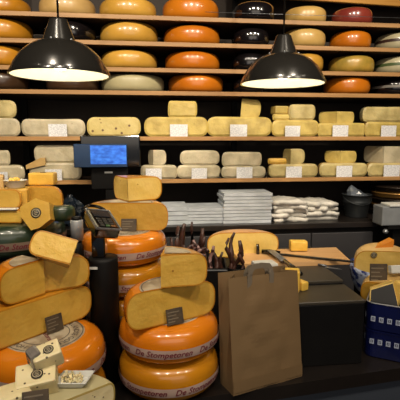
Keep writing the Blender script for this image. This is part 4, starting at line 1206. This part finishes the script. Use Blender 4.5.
# ------------------------------------------------------------------ pendant lamps
M_SHADE = mat('shade_black', '1a1917', .2, coat=.5)
def make_lamp():
    L = empty('pendant_lamp', (0, 0, 0))
    out = [(.187, 0), (.187, .005), (.181, .018), (.168, .044), (.148, .074), (.120, .100), (.092, .117), (.070, .124), (.062, .126)]
    inn = [(.180, .001), (.174, .018), (.162, .043), (.143, .071), (.116, .096), (.09, .112), (.06, .12), (.001, .121)]
    mb = MB(); mb.lathe(out, 64, 0); mb.lathe([(.187, 0), (.180, .001)], 64, 0); mb.lathe(inn, 64, 1)
    mb.build('shade', [M_SHADE, M_WHITE], L)
    mb = MB(); mb.lathe([(.062, .1255), (.060, .130), (.034, .200)], 48, 0); mb.lathe([(.034, .200), (.031, .206), (.012, .209), (.001, .209)], 48, 0)
    mb.build('neck', M_SHADE, L)
    for k in range(6):
        a = 2*PI*k/6+.3
        MB().lathe([(.0005, .006), (.004, .005), (.005, 0), (.0005, 0)], 12).build('screw', M_STEEL, L, (.072*math.cos(a), .072*math.sin(a), .1225))
    MB().tube([(0, 0, .208), (0, 0, ZC-1.786)], .004, 8).build('cord', M_DARK, L)
    MB().lathe([(.001, .0), (.02, .004), (.03, .02), (.031, .035), (.024, .055), (.014, .075), (.013, .1), (.001, .1)], 24).build('bulb', mat('bulb_glow', 'fff2d0', .5, emit=9), L, (0, 0, .02))
    return L
l1 = make_lamp()
p = atH(60.5, 1.73, 1.79); l1.location = (p.x, p.y, 1.781)
tag(l1, 'black dome pendant lamp at left, the larger and nearer', 'pendant lamp', 'black pendant lamps')
l2 = copy_tree(l1); p = atH(282.5, 2.0, 1.79); l2.location = (p.x, p.y, 1.782)
tag(l2, 'black dome pendant lamp at right, hanging before cream wheels', 'pendant lamp', 'black pendant lamps')

# ------------------------------------------------------------------ lights
def spot(loc, tgt, e, size=R_(70), col=(1, .86, .68), rad=.03, blend=.8):
    ld = bpy.data.lights.new('spot', 'SPOT'); ld.energy = e; ld.spot_size = size; ld.spot_blend = blend; ld.color = col; ld.shadow_soft_size = rad
    o = bpy.data.objects.new('spot_light', ld); COL.objects.link(o); o.location = loc
    o.rotation_euler = (Vector(tgt)-Vector(loc)).to_track_quat('-Z', 'Y').to_euler(); return o
def point(loc, e, col=(1, .86, .66), rad=.03):
    ld = bpy.data.lights.new('bulb', 'POINT'); ld.energy = e; ld.color = col; ld.shadow_soft_size = rad
    o = bpy.data.objects.new('bulb_light', ld); COL.objects.link(o); o.location = loc; return o
for L in (l1, l2): point((L.location.x, L.location.y, L.location.z+.03), 3.2)
for x in (-1.1, -.45, .2, .85, 1.5):
    spot((x, 1.0, 2.8), (x, 2.5, 1.85), 36, R_(85))
for x in (-.75, -.1, .6, 1.3):
    spot((x, .35, 2.8), (x*.9, 1.6, 1.0), 32, R_(80))
ad = bpy.data.lights.new('area', 'AREA'); ad.shape = 'RECTANGLE'; ad.size = 3.2; ad.size_y = 1.6; ad.energy = 14; ad.color = (1, .86, .7)
ao = bpy.data.objects.new('front_area_light', ad); COL.objects.link(ao); ao.location = (.3, -1.6, 2.2)  # large warm area light behind the camera, out of view
ao.rotation_euler = (Vector((.2, 2, 1.1))-Vector(ao.location)).to_track_quat('-Z', 'Y').to_euler()

w = bpy.data.worlds.new('world'); scene.world = w; w.use_nodes = True
w.node_tree.nodes['Background'].inputs[0].default_value = (.75, .8, .9, 1)
w.node_tree.nodes['Background'].inputs[1].default_value = .12
scene.view_settings.view_transform = 'Standard'; scene.view_settings.look = 'None'
scene.view_settings.exposure = 0.75; scene.view_settings.gamma = 1; scene.view_settings.use_curve_mapping = False
